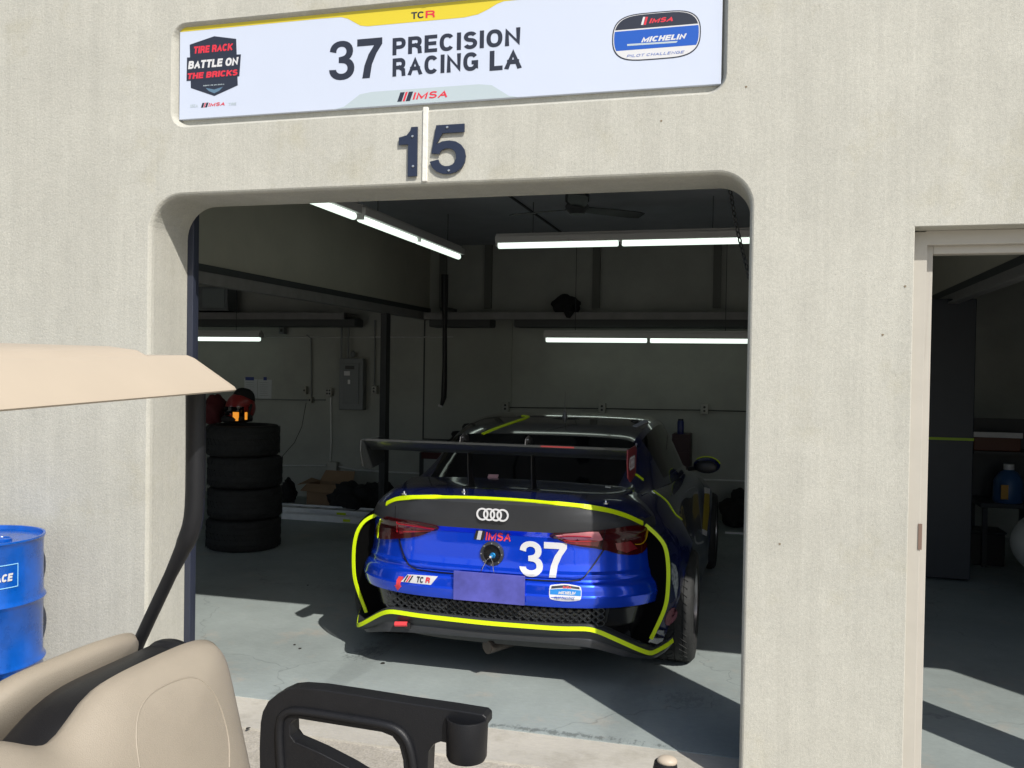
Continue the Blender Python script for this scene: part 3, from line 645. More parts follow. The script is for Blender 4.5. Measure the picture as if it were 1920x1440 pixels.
outlet(572, 732, 'slim grey outlet between the taped papers and the four-way outlet', 8, 17, 1)
outlet(617, 735, 'four-way outlet box just left of the breaker panel', 15, 17, 2, 2)
outlet(702, 731, 'round-cornered outlet box right of the breaker panel', 13, 17, 2)
outlet(582, 750, 'small black plug box under the slim outlet', 9, 12, 1)
def pipe(pts, r, label, m=M_GALV, name='conduit', cat='conduit', grp='conduits on the back wall'):
    o = link(name, B().tube(pts, r, 8), m, smooth=True); tag(o, label, cat, grp); return o
def wl(pts, y=7.03): return [PY(u, v, y) for u, v in pts]
pipe(wl([(620, 745), (621, 830), (619, 866)]), 0.011, 'bright vertical conduit from the four-way outlet to the low junction box')
jb = link('junction_box', boxpx(B(), 612, 867, 631, 885, 6.96, 0.085), M_OUT, bevel=0.006); tag(jb, 'square grey junction box low on the wall above the cardboard box', 'junction box')
pipe(wl([(400, 872), (530, 873), (612, 873)]), 0.011, 'low horizontal conduit between the tyre stack and the junction box')
pipe(wl([(632, 874), (668, 881), (725, 885), (790, 888), (1000, 893), (1340, 900), (1420, 903)]), 0.011, 'low horizontal conduit running right from the junction box behind the car')
pipe(wl([(490, 632), (600, 632), (720, 632), (850, 632)]), 0.008, 'thin pale conduit high on the wall above the breaker panel')
pipe(wl([(575, 628), (583, 634), (584, 700), (584, 745)]), 0.010, 'grey vertical conduit dropping to the small black plug box', M_GREYBOX)
pipe(wl([(703, 600), (703, 660), (702, 722)]), 0.010, 'grey vertical conduit dropping to the round-cornered outlet box', M_GREYBOX)
pipe(wl([(470, 748), (560, 750), (610, 750)]), 0.008, 'dark horizontal cable under the taped papers', M_GREYBOX)
pipe(wl([(955, 764), (1050, 765), (1122, 766)]), 0.007, 'dark cable linking the outlet left of the antenna to the next', M_DARKSTEEL)
pipe(wl([(1137, 766), (1230, 768), (1313, 769), (1420, 772)]), 0.007, 'dark cable linking the two right-hand outlets', M_DARKSTEEL)
pipe(wl([(574, 755), (566, 800), (552, 830), (530, 855)], 6.95), 0.004, 'thin black cord hanging from the plug box behind the tyres', M_BLACK, 'hanging_cable', 'cable', 'thin cord')
# hanging air hose
hz = [PY(u, v, 6.3) for u, v in ((834, 515), (834, 560), (834, 610), (834, 680), (833, 725), (832, 745), (828, 760))]
t = thing('air_hose', hz[0], 'thick black air hose hanging from the ledge with a bright nozzle', 'air hose')
link('hose', B().tube(hz, 0.03, 10, True, [0.045, 0.04, 0.028, 0.03, 0.036, 0.035, 0.02]), M_BLACK, t, smooth=True)
link('nozzle', B().tube([hz[-1]+Vector((-0.04, 0, 0.0)), hz[-1]+Vector((0.01, 0, -0.015))], 0.014, 8), M_WHITE, t, smooth=True)
link('bracket', B().box(hz[0].x-0.05, hz[0].x+0.05, 6.3, 6.62, LZ+0.002, LZ+0.04), M_DARKSTEEL, t)
# taped papers
for (poly, tape, lab) in ((((458, 710), (483, 711), (482, 747), (459, 745)), ((460, 707), (476, 713)), 'left white paper sheet taped to the back wall'),
                          (((484, 711), (510, 712), (509, 748), (483, 747)), ((494, 707), (500, 713)), 'right white paper sheet taped to the back wall')):
    c = PY(poly[0][0], poly[0][1], 7.04)
    t = thing('paper_sheet', c, lab, 'paper', 'papers taped to the back wall')
    link('sheet', B().prism([PY(u, v, 7.044) for u, v in poly], 0.002, (0, -1, 0)), M_PAPER, t)
    link('tape', boxpx(B(), tape[0][0], tape[0][1], tape[1][0], tape[1][1], 7.038, 0.003), M_TAPE, t)
    lb = B()
    for i in range(7):
        v = 717+i*4; lb.add([PY(poly[0][0]+3, v, 7.0405), PY(poly[0][0]+3+random.uniform(10, 18), v, 7.0405), PY(poly[0][0]+19, v+0.8, 7.0405), PY(poly[0][0]+3, v+0.8, 7.0405)], [(0, 1, 2, 3)])
    link('print_lines', lb, mat('faint print', (0.3, 0.31, 0.33), 0.8), t)
# grey hatch box up in the left bay
t = thing('meter_cabinet', PY(400, 585, 6.7), 'pale grey cabinet standing on the left ledge below the partition', 'cabinet')
link('cabinet_body', boxpx(B(), 362, 537, 427, 583, 6.72, 0.25), M_GREYBOX, t, bevel=0.01)
link('cabinet_door', boxpx(B(), 379, 541, 421, 577, 6.708, 0.0115), mat('pale cabinet door', (0.22, 0.25, 0.25), 0.5), t, bevel=0.004)
t = thing('wall_lamp_box', PY(527, 620, 6.98), 'small grey switch box beside the end of the low left strip light', 'switch box')
link('switch_body', boxpx(B(), 522, 613, 532, 626, 6.95, 0.09), M_GREYBOX, t, bevel=0.005)
link('toggle', boxpx(B(), 525, 617, 529, 622, 6.94, 0.0095), M_BLACK, t)
# black ball-like bag on the ledge
lg = PY(1062, 592, 6.7)
def lump(d): return 1+0.12*math.sin(5*d.x+3*d.z)+0.10*math.sin(7*d.y+4*d.z+1)+0.06*math.sin(11*d.x+2)
b = B().ell((lg.x, 6.72, LZ+0.10), 0.17, 0.12, 0.115, 20, 12, lump)
t = thing('cloth_bundle', (lg.x, 6.72, LZ), 'crumpled black bundle lying on the ledge above the car', 'bundle')
link('bundle', b, M_BLACKCLOTH, t, smooth=True, angle=180)
link('hanging_end', B().tube([(lg.x+0.04, 6.59, LZ+0.06), (lg.x+0.06, 6.56, LZ-0.01), (lg.x+0.05, 6.56, LZ-0.07)], 0.04, 10, True, [0.05, 0.06, 0.02]), M_BLACKCLOTH, t, smooth=True)

# ================================================================ THINGS ON THE GARAGE FLOOR
# tyres
def tyre_mesh(b, R_, W_, ri, axis='z', c=(0, 0, 0), n=56):
    h = W_/2; pr = [(ri, -h*0.80), (ri+0.012, -h*0.93), (R_*0.80, -h*1.0), (R_*0.93, -h*0.97), (R_*0.985, -h*0.84)]
    for k in (-0.55, -0.18, 0.18, 0.55):
        pr += [(R_, h*(k-0.035)), (R_-0.006, h*(k-0.03)), (R_-0.006, h*(k+0.03)), (R_, h*(k+0.035))]
    pr += [(R_*0.985, h*0.84), (R_*0.93, h*0.97), (R_*0.80, h), (ri+0.012, h*0.93), (ri, h*0.80), (ri, -h*0.80)]
    return b.lathe(c, pr, axis, n)
sc_ = PZ(458, 1042, 0); scx, scy = PY(458, 900, 3.82).x, 3.82
first = None
labs = ['race tyre at the bottom of the stack, standing on the floor', 'race tyre second from the bottom of the stack', 'race tyre second from the top of the stack', 'race tyre on top of the stack, under the red helmet']
for i in range(4):
    if first is None:
        t = thing('race_tyre', (0, 0, 0), labs[0], 'tyre', 'stacked race tyres')
        mk = tyre_mesh(B(), 0.345, 0.289, 0.235)
        for s_ in range(40):
            a = 2*math.pi*s_/40
            for hh, sg in ((-0.1, 1), (0.0, -1), (0.1, 1)):
                p_ = [(0.346*math.cos(a+k*0.05*sg), 0.346*math.sin(a+k*0.05*sg), hh+k*0.03) for k in (-1, 1)]
                mk.tube(p_, 0.0022, 4)
        link('tyre_carcass', mk, M_RUBBER, t, smooth=True, angle=50)
        first = t; tt = t
    else: tt = copy_tree(first); tt['label'] = labs[i]
    tt.location = (scx+[0, 0.006, 0.012, -0.02][i], scy+[0, 0.01, -0.005, 0.0][i], 0.147+i*0.294)
    tt.rotation_euler = (0, R([0, 0, 0.5, -0.5][i]), i*0.7)
zt = 1.178
# helmet
hc = PY(451, 770, 3.82); hx = hc.x
hm = thing('racing_helmet', (hx, 3.82, zt), 'dark red racing helmet with orange visor reflections on top of the tyre stack', 'helmet')
def hf(d): return 1.0 + (0.10 if d.z < -0.2 and d.y < 0 else 0)*(-d.y) - 0.04*abs(d.x)
link('shell', B().ell((hx, 3.82, zt+0.155), 0.138, 0.165, 0.15, 32, 20, hf), M_HELM, hm, smooth=True, angle=180)
link('crown_cap', B().ell((hx+0.012, 3.85, zt+0.235), 0.105, 0.125, 0.112, 28, 16, lambda d: 1+0.03*math.sin(6*d.x+4*d.z)), M_BLACKCLOTH, hm, smooth=True, angle=180)
rows = []
for i in range(7):
    zz = zt+0.085+0.085*i/6; row = []
    for k in range(17):
        a = R(-140+100*k/16); rr = 1.035*math.sqrt(max(0, 1-((zz-zt-0.155)/0.15)**2)); row.append((hx+0.14*rr*math.cos(a), 3.82+0.172*rr*math.sin(a)*1.02, zz))
    rows.append(row)
vs_ = link('visor', B().grid(rows), M_GLASS, hm, smooth=True, angle=180)
for (u0, u1, v0, v1) in ((436, 446, 773, 789), (458.5, 462, 773, 787)):
    link('orange_reflection', boxpx(B(), u0, v0, u1, v1, 3.640, 0.02), M_ORANGE, vs_, bevel=0.003)  # reflections on the visor, built as small glowing blocks
link('chin_bar', B().tube([(hx-0.13, 3.79, zt+0.06), (hx-0.08, 3.68, zt+0.05), (hx, 3.65, zt+0.045), (hx+0.08, 3.68, zt+0.05), (hx+0.13, 3.79, zt+0.06)], 0.035, 10), M_BLACK, hm, smooth=True)
link('side_strap', B().tube([(hx+0.14, 3.75, zt+0.16), (hx+0.19, 3.7, zt+0.19), (hx+0.18, 3.68, zt+0.12), (hx+0.15, 3.72, zt+0.06)], 0.012, 8), M_BLACKCLOTH, hm, smooth=True)
b = B().ell((PY(405, 775, 3.95).x, 3.95, zt+0.12), 0.12, 0.12, 0.14, 20, 12, lump)
t = link('helmet_bag', b, M_REDC, smooth=True, angle=180); tag(t, 'dark red cloth bag left of the helmet on the tyre stack', 'bag')

# cardboard box, black bags, ramps
def floorpt(u, v): return PZ(u, v, 0.0)
cb = floorpt(628, 945)
t = thing('cardboard_box', (cb.x, 6.45, 0), 'open brown cardboard box by the back wall under the junction box', 'box')
hh = 0.28
bb = B(); x0, x1, y0, y1 = cb.x-0.24, cb.x+0.22, 6.3, 6.65
for (a0, a1, c0, c1) in ((x0, x1, y0, y0+0.006), (x0, x1, y1-0.006, y1), (x0, x0+0.006, y0+0.006, y1-0.006), (x1-0.006, x1, y0+0.006, y1-0.006)): bb.box(a0, a1, c0, c1, 0.003, hh)
bb.box(x0, x1, y0, y1, 0.003, 0.008); link('carton', bb, M_CARD, t)
link('flap', B().prism([(x0, y0, hh), (x1, y0, hh), (x1+0.03, y0-0.12, hh-0.09), (x0-0.02, y0-0.13, hh-0.07)], 0.005, (0, 0.5, 0.8)), M_CARD, t)
link('flap', B().prism([(x0, y0, hh), (x0, y1, hh), (x0-0.12, y1, hh+0.03), (x0-0.13, y0, hh-0.02)], 0.005, (0.3, 0, 0.9)), M_CARD, t)
link('flap', B().prism([(x0, y1, hh), (x1, y1, hh), (x1, y1+0.06, hh+0.13), (x0+0.05, y1+0.06, hh+0.13)], 0.005, (0, 1, 0)), M_CARD, t)
def bag(u, v, y, rx, ry, rz, lab, name='black_bag', m=M_BLACKCLOTH, seed=0, cat='bag', zc=None):
    c = PY(u, v, y)
    def lf(d, s=seed): return 1+0.13*math.sin(5*d.x+3*d.z+s)+0.11*math.sin(7*d.y+4*d.z+s*2)+0.07*math.sin(13*d.x+9*d.z+s)+0.05*math.sin(17*d.z+11*d.y)
    z0 = rz*0.80 if zc is None else zc
    b = B().ell((c.x, y, z0), rx, ry, rz, 36, 22, lf)
    for p in b.v:
        if zc is None and p.z < 0.004: p.z = 0.004
    o = link(name, b, m, smooth=True, angle=180); tag(o, lab, cat); return o
bag(662, 935, 6.15, 0.28, 0.2, 0.19, 'low black bag slumped against the cardboard box', seed=1)
bag(712, 935, 6.25, 0.20, 0.18, 0.20, 'black bag heaped at the foot of the dark column', seed=3)
bag(540, 918, 6.5, 0.10, 0.1, 0.16, 'small black bag behind the right edge of the tyre stack', seed=5)
bag(1392, 950, 6.7, 0.22, 0.2, 0.22, 'black bag on the floor at the far right behind the car mirror', seed=6)
def ramp(u0, v0, u1, v1, lab, dy=0.26):
    a, c = floorpt(u0, v0), floorpt(u1, v1); y = (a.y+c.y)/2
    t = thing('loading_ramp', ((a.x+c.x)/2, y, 0), lab, 'ramp', 'aluminium ramps on the floor')
    link('side_rail', B().box(a.x, c.x, y, y+0.03, 0.004, 0.075), M_ALU, t, bevel=0.004)
    link('side_rail', B().box(a.x, c.x, y+dy, y+dy+0.03, 0.004, 0.075), M_ALU, t, bevel=0.004)
    n = int((c.x-a.x)/0.24); tb = B()
    for i in range(n):
        x = a.x+0.02+i*0.24; tb.box(x, x+0.20, y+0.03, y+dy, 0.05, 0.06)
    link('tread_plates', tb, M_ALU, t)
    link('yellow_sticker', B().box(a.x+(c.x-a.x)*0.62, a.x+(c.x-a.x)*0.69, y-0.0015, y-0.0002, 0.02, 0.05), M_NEON, t)
ramp(470, 962, 735, 972, 'aluminium ramp lying further back beside the tyre stack')
ramp(520, 976, 722, 984, 'aluminium ramp lying in front of the other, left of the car', 0.07)
a = floorpt(1363, 1001); t = link('floor_strip', B().box(a.x-0.02, a.x+0.5, a.y, a.y+0.05, 0.004, 0.02), M_ALU); tag(t, 'pale metal strip on the floor far behind the right side of the car', 'strip')

# tool cart with white panel behind the car
a = PY(786, 848, 6.1); c = PY(930, 848, 6.1)
t = thing('tool_cart', ((a.x+c.x)/2, 6.3, 0), 'black tool cart with dark red top strip and pale front panel behind the car', 'tool cart')
link('cart_body', B().box(a.x, c.x, 6.1, 6.6, 0.10, a.z), M_DARKSTEEL, t, bevel=0.008)
p = PY(790, 860, 6.09); q2 = PY(845, 850, 6.09); link('drawer_front', B().box(p.x, q2.x, 6.088, 6.098, p.z, q2.z), mat('dark red enamel', (0.05, 0.005, 0.008), 0.4), t)
p = PY(794, 905, 6.09); q2 = PY(838, 862, 6.09); link('front_panel', B().box(p.x, q2.x, 6.088, 6.098, p.z, q2.z), mat('pale panel', (0.33, 0.35, 0.35), 0.6), t)
for xx in (a.x+0.06, c.x-0.06):
    for y_ in (6.16, 6.54): link('caster', B().lathe((xx, y_, 0.052), [(0.0, -0.015), (0.05, -0.015), (0.05, 0.015), (0.0, 0.015)], 'x', 16), M_RUBBER, t)
zc_ = a.z
bg1 = PY(884, 812, 6.3)
b = B().ell((bg1.x, 6.3, zc_+0.16), 0.27, 0.15, 0.17, 36, 20, lambda d: 1+0.10*math.sin(6*d.x+2)+0.10*math.sin(9*d.z+d.x*4)+0.05*math.sin(15*d.x))
for p_ in b.v: p_.z = max(p_.z, zc_+0.002); p_.z += 0.10*(p_.x-bg1.x)
t = link('equipment_bag', b, M_BLACKCLOTH, smooth=True, angle=180); tag(t, 'black equipment bag lying on the tool cart left of the car roof', 'bag')
# red chest with blue bottle right of the car
a = PY(1260, 814, 6.5); c = PY(1291, 814, 6.5)
t = thing('tool_chest', ((a.x+c.x)/2, 6.6, 0), 'narrow dark red tool chest behind the right side of the car', 'tool chest')
link('chest_body', B().box(a.x, c.x+0.02, 6.5, 6.85, 0.05, a.z), mat('maroon enamel', (0.030, 0.006, 0.008), 0.5), t, bevel=0.006)
for k in range(6): link('drawer', B().box(a.x+0.012, c.x+0.008, 6.492, 6.499, 0.1+k*0.15, 0.235+k*0.15), mat('maroon enamel', (0.030, 0.006, 0.008), 0.5), t)
p = PY(1276, 812, 6.62)
t = thing('spray_bottle', (p.x, 6.62, a.z), 'blue can standing on the dark red tool chest', 'can')
link('can_body', B().lathe((p.x, 6.62, a.z), [(0, 0), (0.036, 0), (0.038, 0.01), (0.038, 0.135), (0.032, 0.15), (0, 0.15)], 'z', 20), mat('dark blue can', (0.01, 0.02, 0.12), 0.35), t, smooth=True)
link('can_lid', B().lathe((p.x, 6.62, a.z+0.15), [(0, 0), (0.03, 0), (0.03, 0.02), (0, 0.02)], 'z', 20), M_NAVY, t, smooth=True)

# chain at the right of the door
pts = [PY(u, v, 0.55) for u, v in ((1368, 350), (1380, 420), (1387, 450), (1397, 490), (1408, 532), (1416, 570))]
t = thing('hoist_chain', pts[0], 'dark hanging chain at the top right of the garage door', 'chain')
cbm = B(); acc = 0
tot = [(pts[i+1]-pts[i]).length for i in range(len(pts)-1)]
n = int(sum(tot)/0.026)
for i in range(n):
    s_ = i*0.026; k = 0
    while k < len(tot)-1 and s_ > tot[k]: s_ -= tot[k]; k += 1
    c = pts[k].lerp(pts[k+1], min(1, s_/tot[k])); d = (pts[k+1]-pts[k]).normalized(); e1 = d.orthogonal().normalized(); e2 = d.cross(e1); sd_ = e1 if i % 2 else e2
    cbm.tube([c+d*0.016*math.cos(a_)+sd_*0.009*math.sin(a_) for a_ in [j*math.pi/5 for j in range(11)]], 0.0035, 5, False)
link('chain_links', cbm, M_DARKSTEEL, t, smooth=True)

# ================================================================ BEHIND THE SIDE DOORWAY
nb = PZ(1752, 1088, 0); ne = PZ(1822, 1091, 0)
yc = nb.y; zt2 = PY(1785, 560, yc).z
t = thing('locker', ((nb.x+ne.x)/2, yc, 0), 'tall navy locker with a neon green stripe seen through the side doorway', 'locker')
xr = PY(1824, 900, yc).x; xl = PX(1745, 900, 1.66).x
xl = PY(1735, 900, yc).x
link('locker_body', B().box(xl, xr, yc, yc+0.55, 0.02, zt2), M_NAVY, t, bevel=0.008)
gz = PY(1785, 823, yc).z; link('green_stripe', B().box(xl-0.002, xr+0.002, yc-0.003, yc-0.0005, gz-0.011, gz+0.011), mat('muted green tape', (0.28, 0.42, 0.02), 0.6), t)
a = PY(1838, 950, 5.2); c = PY(1960, 950, 5.2)
t = thing('work_bench', ((a.x+c.x)/2, 5.4, 0), 'dark work bench deep inside the side doorway', 'bench')
bz = PY(1880, 945, 5.2).z
link('bench_top', B().box(a.x, c.x, 5.2, 5.8, bz-0.04, bz), M_DARKSTEEL, t, bevel=0.005)
for xx in (a.x+0.05, c.x-0.05):
    for y_ in (5.25, 5.75): link('leg', B().box(xx-0.02, xx+0.02, y_-0.02, y_+0.02, 0, bz-0.04), M_DARKSTEEL, t)
link('back_shelf', B().box(a.x, c.x, 5.76, 5.8, bz, bz+0.75).box(a.x, c.x, 5.5, 5.76, bz+0.42, bz+0.45), M_DARKSTEEL, t)
p = PY(1890, 940, 5.35)
t = thing('spray_jug', (p.x, 5.35, bz), 'blue and white jug with amber side on the work bench', 'jug')
link('jug_body', B().lathe((p.x, 5.35, bz), [(0, 0), (0.12, 0), (0.13, 0.02), (0.125, 0.2), (0.08, 0.27), (0.04, 0.3), (0, 0.3)], 'z', 20), mat('sky blue plastic', (0.03, 0.09, 0.22), 0.4), t, smooth=True)
link('jug_cap', B().lathe((p.x, 5.35, bz+0.3), [(0.045, 0), (0.045, 0.05), (0, 0.05)], 'z', 16), M_WHITE, t, smooth=True)
link('amber_label', B().box(p.x-0.09, p.x-0.03, 5.22, 5.235, bz+0.04, bz+0.17), mat('amber label', (0.5, 0.25, 0.03), 0.5), t)
p = PY(1868, 855, 5.55)
t = thing('parts_bin', (p.x, 5.6, bz+0.45), 'brown orange parts bin on the shelf above the blue jug', 'bin')
link('bin_body', B().box(p.x-0.2, p.x+0.2, 5.52, 5.74, bz+0.452, bz+0.62), mat('brown orange plastic', (0.10, 0.026, 0.009), 0.5), t, bevel=0.01)
link('bin_lip', B().box(p.x-0.21, p.x+0.21, 5.505, 5.52, bz+0.58, bz+0.63), M_WHITE, t, bevel=0.003)
for (u_, v_, w_, h_, lab) in ((1846, 1035, 0.34, 0.30, 'lower dark storage crate under the work bench'), (1900, 905, 0.22, 0.13, 'dark storage crate standing beside the blue jug')):
    yk = 5.30 if v_ > 1000 else 5.45; zk = 0.0 if v_ > 1000 else bz; xk = PY(u_, v_, yk).x
    t = thing('storage_crate', (xk, yk+0.15, zk), lab, 'crate')
    link('crate_body', B().box(xk-w_/2, xk+w_/2, yk, yk+0.3, zk+0.003, zk+h_), M_BLACK, t, bevel=0.01)
    link('crate_lid', B().box(xk-w_/2-0.01, xk+w_/2+0.01, yk-0.01, yk+0.31, zk+h_+0.0005, zk+h_+0.02), M_DARKSTEEL, t, bevel=0.006)
# white cart body at the right edge
p = PZ(1962, 1150, 0)
t = thing('utility_cart', (p.x, p.y, 0), 'white rounded cart fender at the far right edge of the doorway', 'cart')
link('fender', B().ell((p.x+0.17, p.y+0.3, 0.46), 0.34, 0.4, 0.27, 28, 16), mat('dull white body', (0.42, 0.42, 0.40), 0.4), t, smooth=True, angle=180)
link('wheel', tyre_mesh(B(), 0.2, 0.14, 0.1, 'x', (p.x+0.1, p.y+0.3, 0.2)), M_RUBBER, t, smooth=True)
link('chassis', B().box(p.x-0.0, p.x+0.5, p.y+0.2, p.y+0.9, 0.25, 0.4), M_DARKSTEEL, t)

# floor litter
for (u, v, s_, lab) in ((552, 1210, 0.010, 'left of two small dark leaf scraps on the sunlit floor'), (562, 1217, 0.011, 'right of two small dark leaf scraps on the sunlit floor'),
                   (717, 1245, 0.016, 'dark flat scrap at the edge of the car shadow'), (465, 1367, 0.010, 'tiny dark pebble beside the beige seat'), (577, 1098, 0.009, 'tiny dark pebble on the shaded floor left of the car')):
    c = floorpt(u, v); ang = random.random()*3
    b = B(); n = 7
    s_ *= 0.65; pl = [(c.x+s_*1.5*math.cos(ang+k*2*math.pi/n)*random.uniform(0.6, 1.2), c.y+s_*2*math.sin(ang+k*2*math.pi/n)*random.uniform(0.5, 1.2), 0.003) for k in range(n)]
    o = link('floor_scrap', b.prism(pl, 0.0025, (0, 0, 1)), M_DEB); tag(o, lab, 'scrap', 'scraps on the garage floor')

# ================================================================ RACE CAR
XC = -1.395; Y0 = 0.80
car = thing('race_car', (XC, 3.0, 0), 'blue race car number 37 with neon yellow lines and rear wing, parked in garage', 'race car')
def lerp_list(L_, t):
    if t <= L_[0][0]: return L_[0][1]
    for (a, va), (c, vc) in zip(L_, L_[1:]):
        if t <= c: k = (t-a)/(c-a); return va+(vc-va)*k
    return L_[-1][1]
YP = [(0.22, 0.13), (0.36, 0.07), (0.455, 0.055), (0.478, 0.014), (0.50, 0.004), (0.535, -0.006), (0.545, 0.002), (0.590, 0.006), (0.602, 0.014), (0.612, 0.030), (0.622, 0.034), (0.640, 0.026), (0.65, 0.028), (0.665, 0.044), (0.70, 0.050), (0.78, 0.056), (0.84, 0.056), (0.87, 0.030), (0.93, 0.016), (0.99, 0.006), (1.015, 0.0), (1.030, 0.012), (1.038, 0.035)]
WP = [(0.22, 0.80), (0.36, 0.84), (0.455, 0.86), (0.478, 0.895), (0.54, 0.902), (0.57, 0.898), (0.60, 0.882), (0.64, 0.868), (0.75, 0.86), (0.88, 0.855), (0.93, 0.825), (0.97, 0.785), (1.0, 0.745), (1.03, 0.70), (1.038, 0.68)]
zs = sorted(set([0.22+0.0205*i for i in range(40)]+[z for z, _ in YP]+[z for z, _ in WP])); zs = [z for z in zs if z <= 1.0381]
def ringpt(ph, z, sg):
    W_ = lerp_list(WP, z); A = 0.46; y0 = Y0+lerp_list(YP, z); n, m_ = 3.4, 1.8
    return Vector((XC+sg*W_*math.sin(ph)**(2/n), y0+A*(1-math.cos(ph)**(2/m_)), z))
NP_ = 26
def ring(z):
    out = []
    for i in range(NP_, 0, -1): out.append(ringpt(math.pi/2*(i/NP_)**1.5, z, -1))
    out.append(ringpt(0, z, 1))
    for i in range(1, NP_+1): out.append(ringpt(math.pi/2*(i/NP_)**1.5, z, 1))
    a = out[0]+Vector((0, 0.2, 0)); c = out[-1]+Vector((0, 0.2, 0))
    return [a]+out+[c]
rowsL = [ring(z) for z in zs if z <= 0.4781]; rowsU = [ring(z) for z in zs if z >= 0.4779]
ZL = 0.612
rowsBmp = [r for r in rowsU if r[0].z <= 0.6001]; rowsLid = [r for r in rowsU if 0.5999 <= r[0].z <= 0.871]; rowsBand = [r for r in rowsU if r[0].z >= 0.8699]
allB = B()
def part(name, rows, m, smooth=True, closed=False, parent=None, angle=32, **k):
    b = B().grid(rows, closed); allB.add(b.v, b.f); return link(name, b, m, parent or car, smooth=smooth, angle=angle, **k)
part('lower_valance', rowsL, M_GLOSSK)
bump_ = part('rear_bumper', rowsBmp, M_PAINT); lid = part('boot_lid', rowsLid, M_PAINT); 
bs, bu = B(), B()
ZLN = [(0, 1.036), (0.33, 1.032), (0.50, 1.020), (0.60, 0.995), (0.66, 0.965), (0.76, 0.945), (0.84, 0.92), (1, 0.90)]
for r0, r1 in zip(rowsBand, rowsBand[1:]):
    for k in range(len(r0)-1):
        c_ = (r0[k]+r0[k+1]+r1[k]+r1[k+1])/4; tgt = bs if c_.z < lerp_list(ZLN, abs(c_.x-XC)) else bu
        tgt.add([r0[k], r0[k+1], r1[k+1], r1[k]], [(0, 1, 2, 3)])
allB.add(bs.v, bs.f); allB.add(bu.v, bu.f)
band = link('boot_spoiler', bs, M_SATIN, car, smooth=True, angle=32); link('boot_shoulder', bu, M_PAINTD, car, smooth=True, angle=32)
# deck
top = rowsU[-1]; rows = []
for i in range(9):
    f = i/8; row = []
    for p in top:
        xx = p.x-XC; tx = xx*1.04; ty = 1.46; y_ = p.y+(ty-p.y)*f
        z_ = 1.038+0.012*f+0.022*(1-(xx/0.75)**2)*(1-(1-f)**3)
        row.append(Vector((XC+xx+(tx-xx)*f, y_, z_)))
    rows.append(row)
part('deck', rows, M_PAINTD, angle=60)
# greenhouse
GY = [(1.40, 1.040), (1.5, 1.075), (1.6, 1.120), (1.7, 1.163), (1.8, 1.207), (1.9, 1.250), (2.0, 1.292), (2.04, 1.304), (2.12, 1.325), (2.25, 1.350), (2.4, 1.372), (2.6, 1.390), (2.8, 1.398), (3.0, 1.400), (3.2, 1.392), (3.4, 1.374), (3.55, 1.350), (3.7, 1.29), (3.9, 1.20), (4.1, 1.10), (4.3, 0.99)]
GW = [(1.40, 0.745), (1.8, 0.79), (2.3, 0.835), (2.8, 0.845), (3.4, 0.845), (4.3, 0.78)]
GB = [(1.40, 1.015), (2.0, 1.0), (3.0, 0.965), (3.8, 0.93), (4.3, 0.90)]
FR = [(1, 0), (0.97, 0.12), (0.93, 0.30), (0.885, 0.5), (0.835, 0.70), (0.79, 0.85), (0.755, 0.925), (0.71, 0.962), (0.64, 0.983), (0.5, 0.994), (0.35, 0.999), (0.18, 1.0), (0, 1.0)]
FRf = FR + [(-a, c) for a, c in FR[-2::-1]]
secs = []
for (y, zc) in GY:
    W_ = lerp_list(GW, y); zb = lerp_list(GB, y); row = []
    for (fx, fz) in FRf:
        bow = 0.05*(abs(fx))**2.2*0.9 if y < 2.03 else 0.045*(abs(fx)**2)
        cr = 0.0
        z_ = zb+(zc-zb)*fz + 0.016*(1-fx*fx)*min(1, (zc-zb)/0.2)
        yy_ = y + (0.06*fx*fx if y < 2.6 else 0)
        row.append(Vector((XC+W_*fx, yy_, z_)))
    secs.append(row)
cls = {}
for i in range(len(secs)-1):
    for j in range(len(FRf)-1):
        ym = (GY[i][0]+GY[i+1][0])/2; fx = abs((FRf[j][0]+FRf[j+1][0])/2); fz = (FRf[j][1]+FRf[j+1][1])/2
        if ym < 2.0: c = 'rear_window' if fx < 0.80 else 'rear_pillar'
        elif ym < 3.58: c = 'roof' if fx < 0.74 else ('side_window' if (0.12 < fz < 0.86 and ym > 2.10) else ('roof_rail' if fz > 0.5 else 'rear_pillar'))
        else: c = 'windscreen' if fx < 0.79 else 'rear_pillar'
        if c in ('side_window', 'roof_rail', 'rear_pillar'): c += 'L' if j >= len(FR)-1 else 'R'
        b = cls.setdefault(c, B()); b.add([secs[i][j], secs[i][j+1], secs[i+1][j+1], secs[i+1][j]], [(0, 1, 2, 3)])
gm = {'rear_window': M_GLASS, 'rear_pillar': M_PAINTD, 'roof': M_ROOF, 'side_window': M_GLASS, 'roof_rail': M_PAINTD, 'windscreen': M_GLASS}
gobj = {}
for c, b in cls.items():
    allB.add(b.v, b.f); gobj[c] = link(c.rstrip('LR'), b, gm[c.rstrip('LR')], car, smooth=True, angle=60)
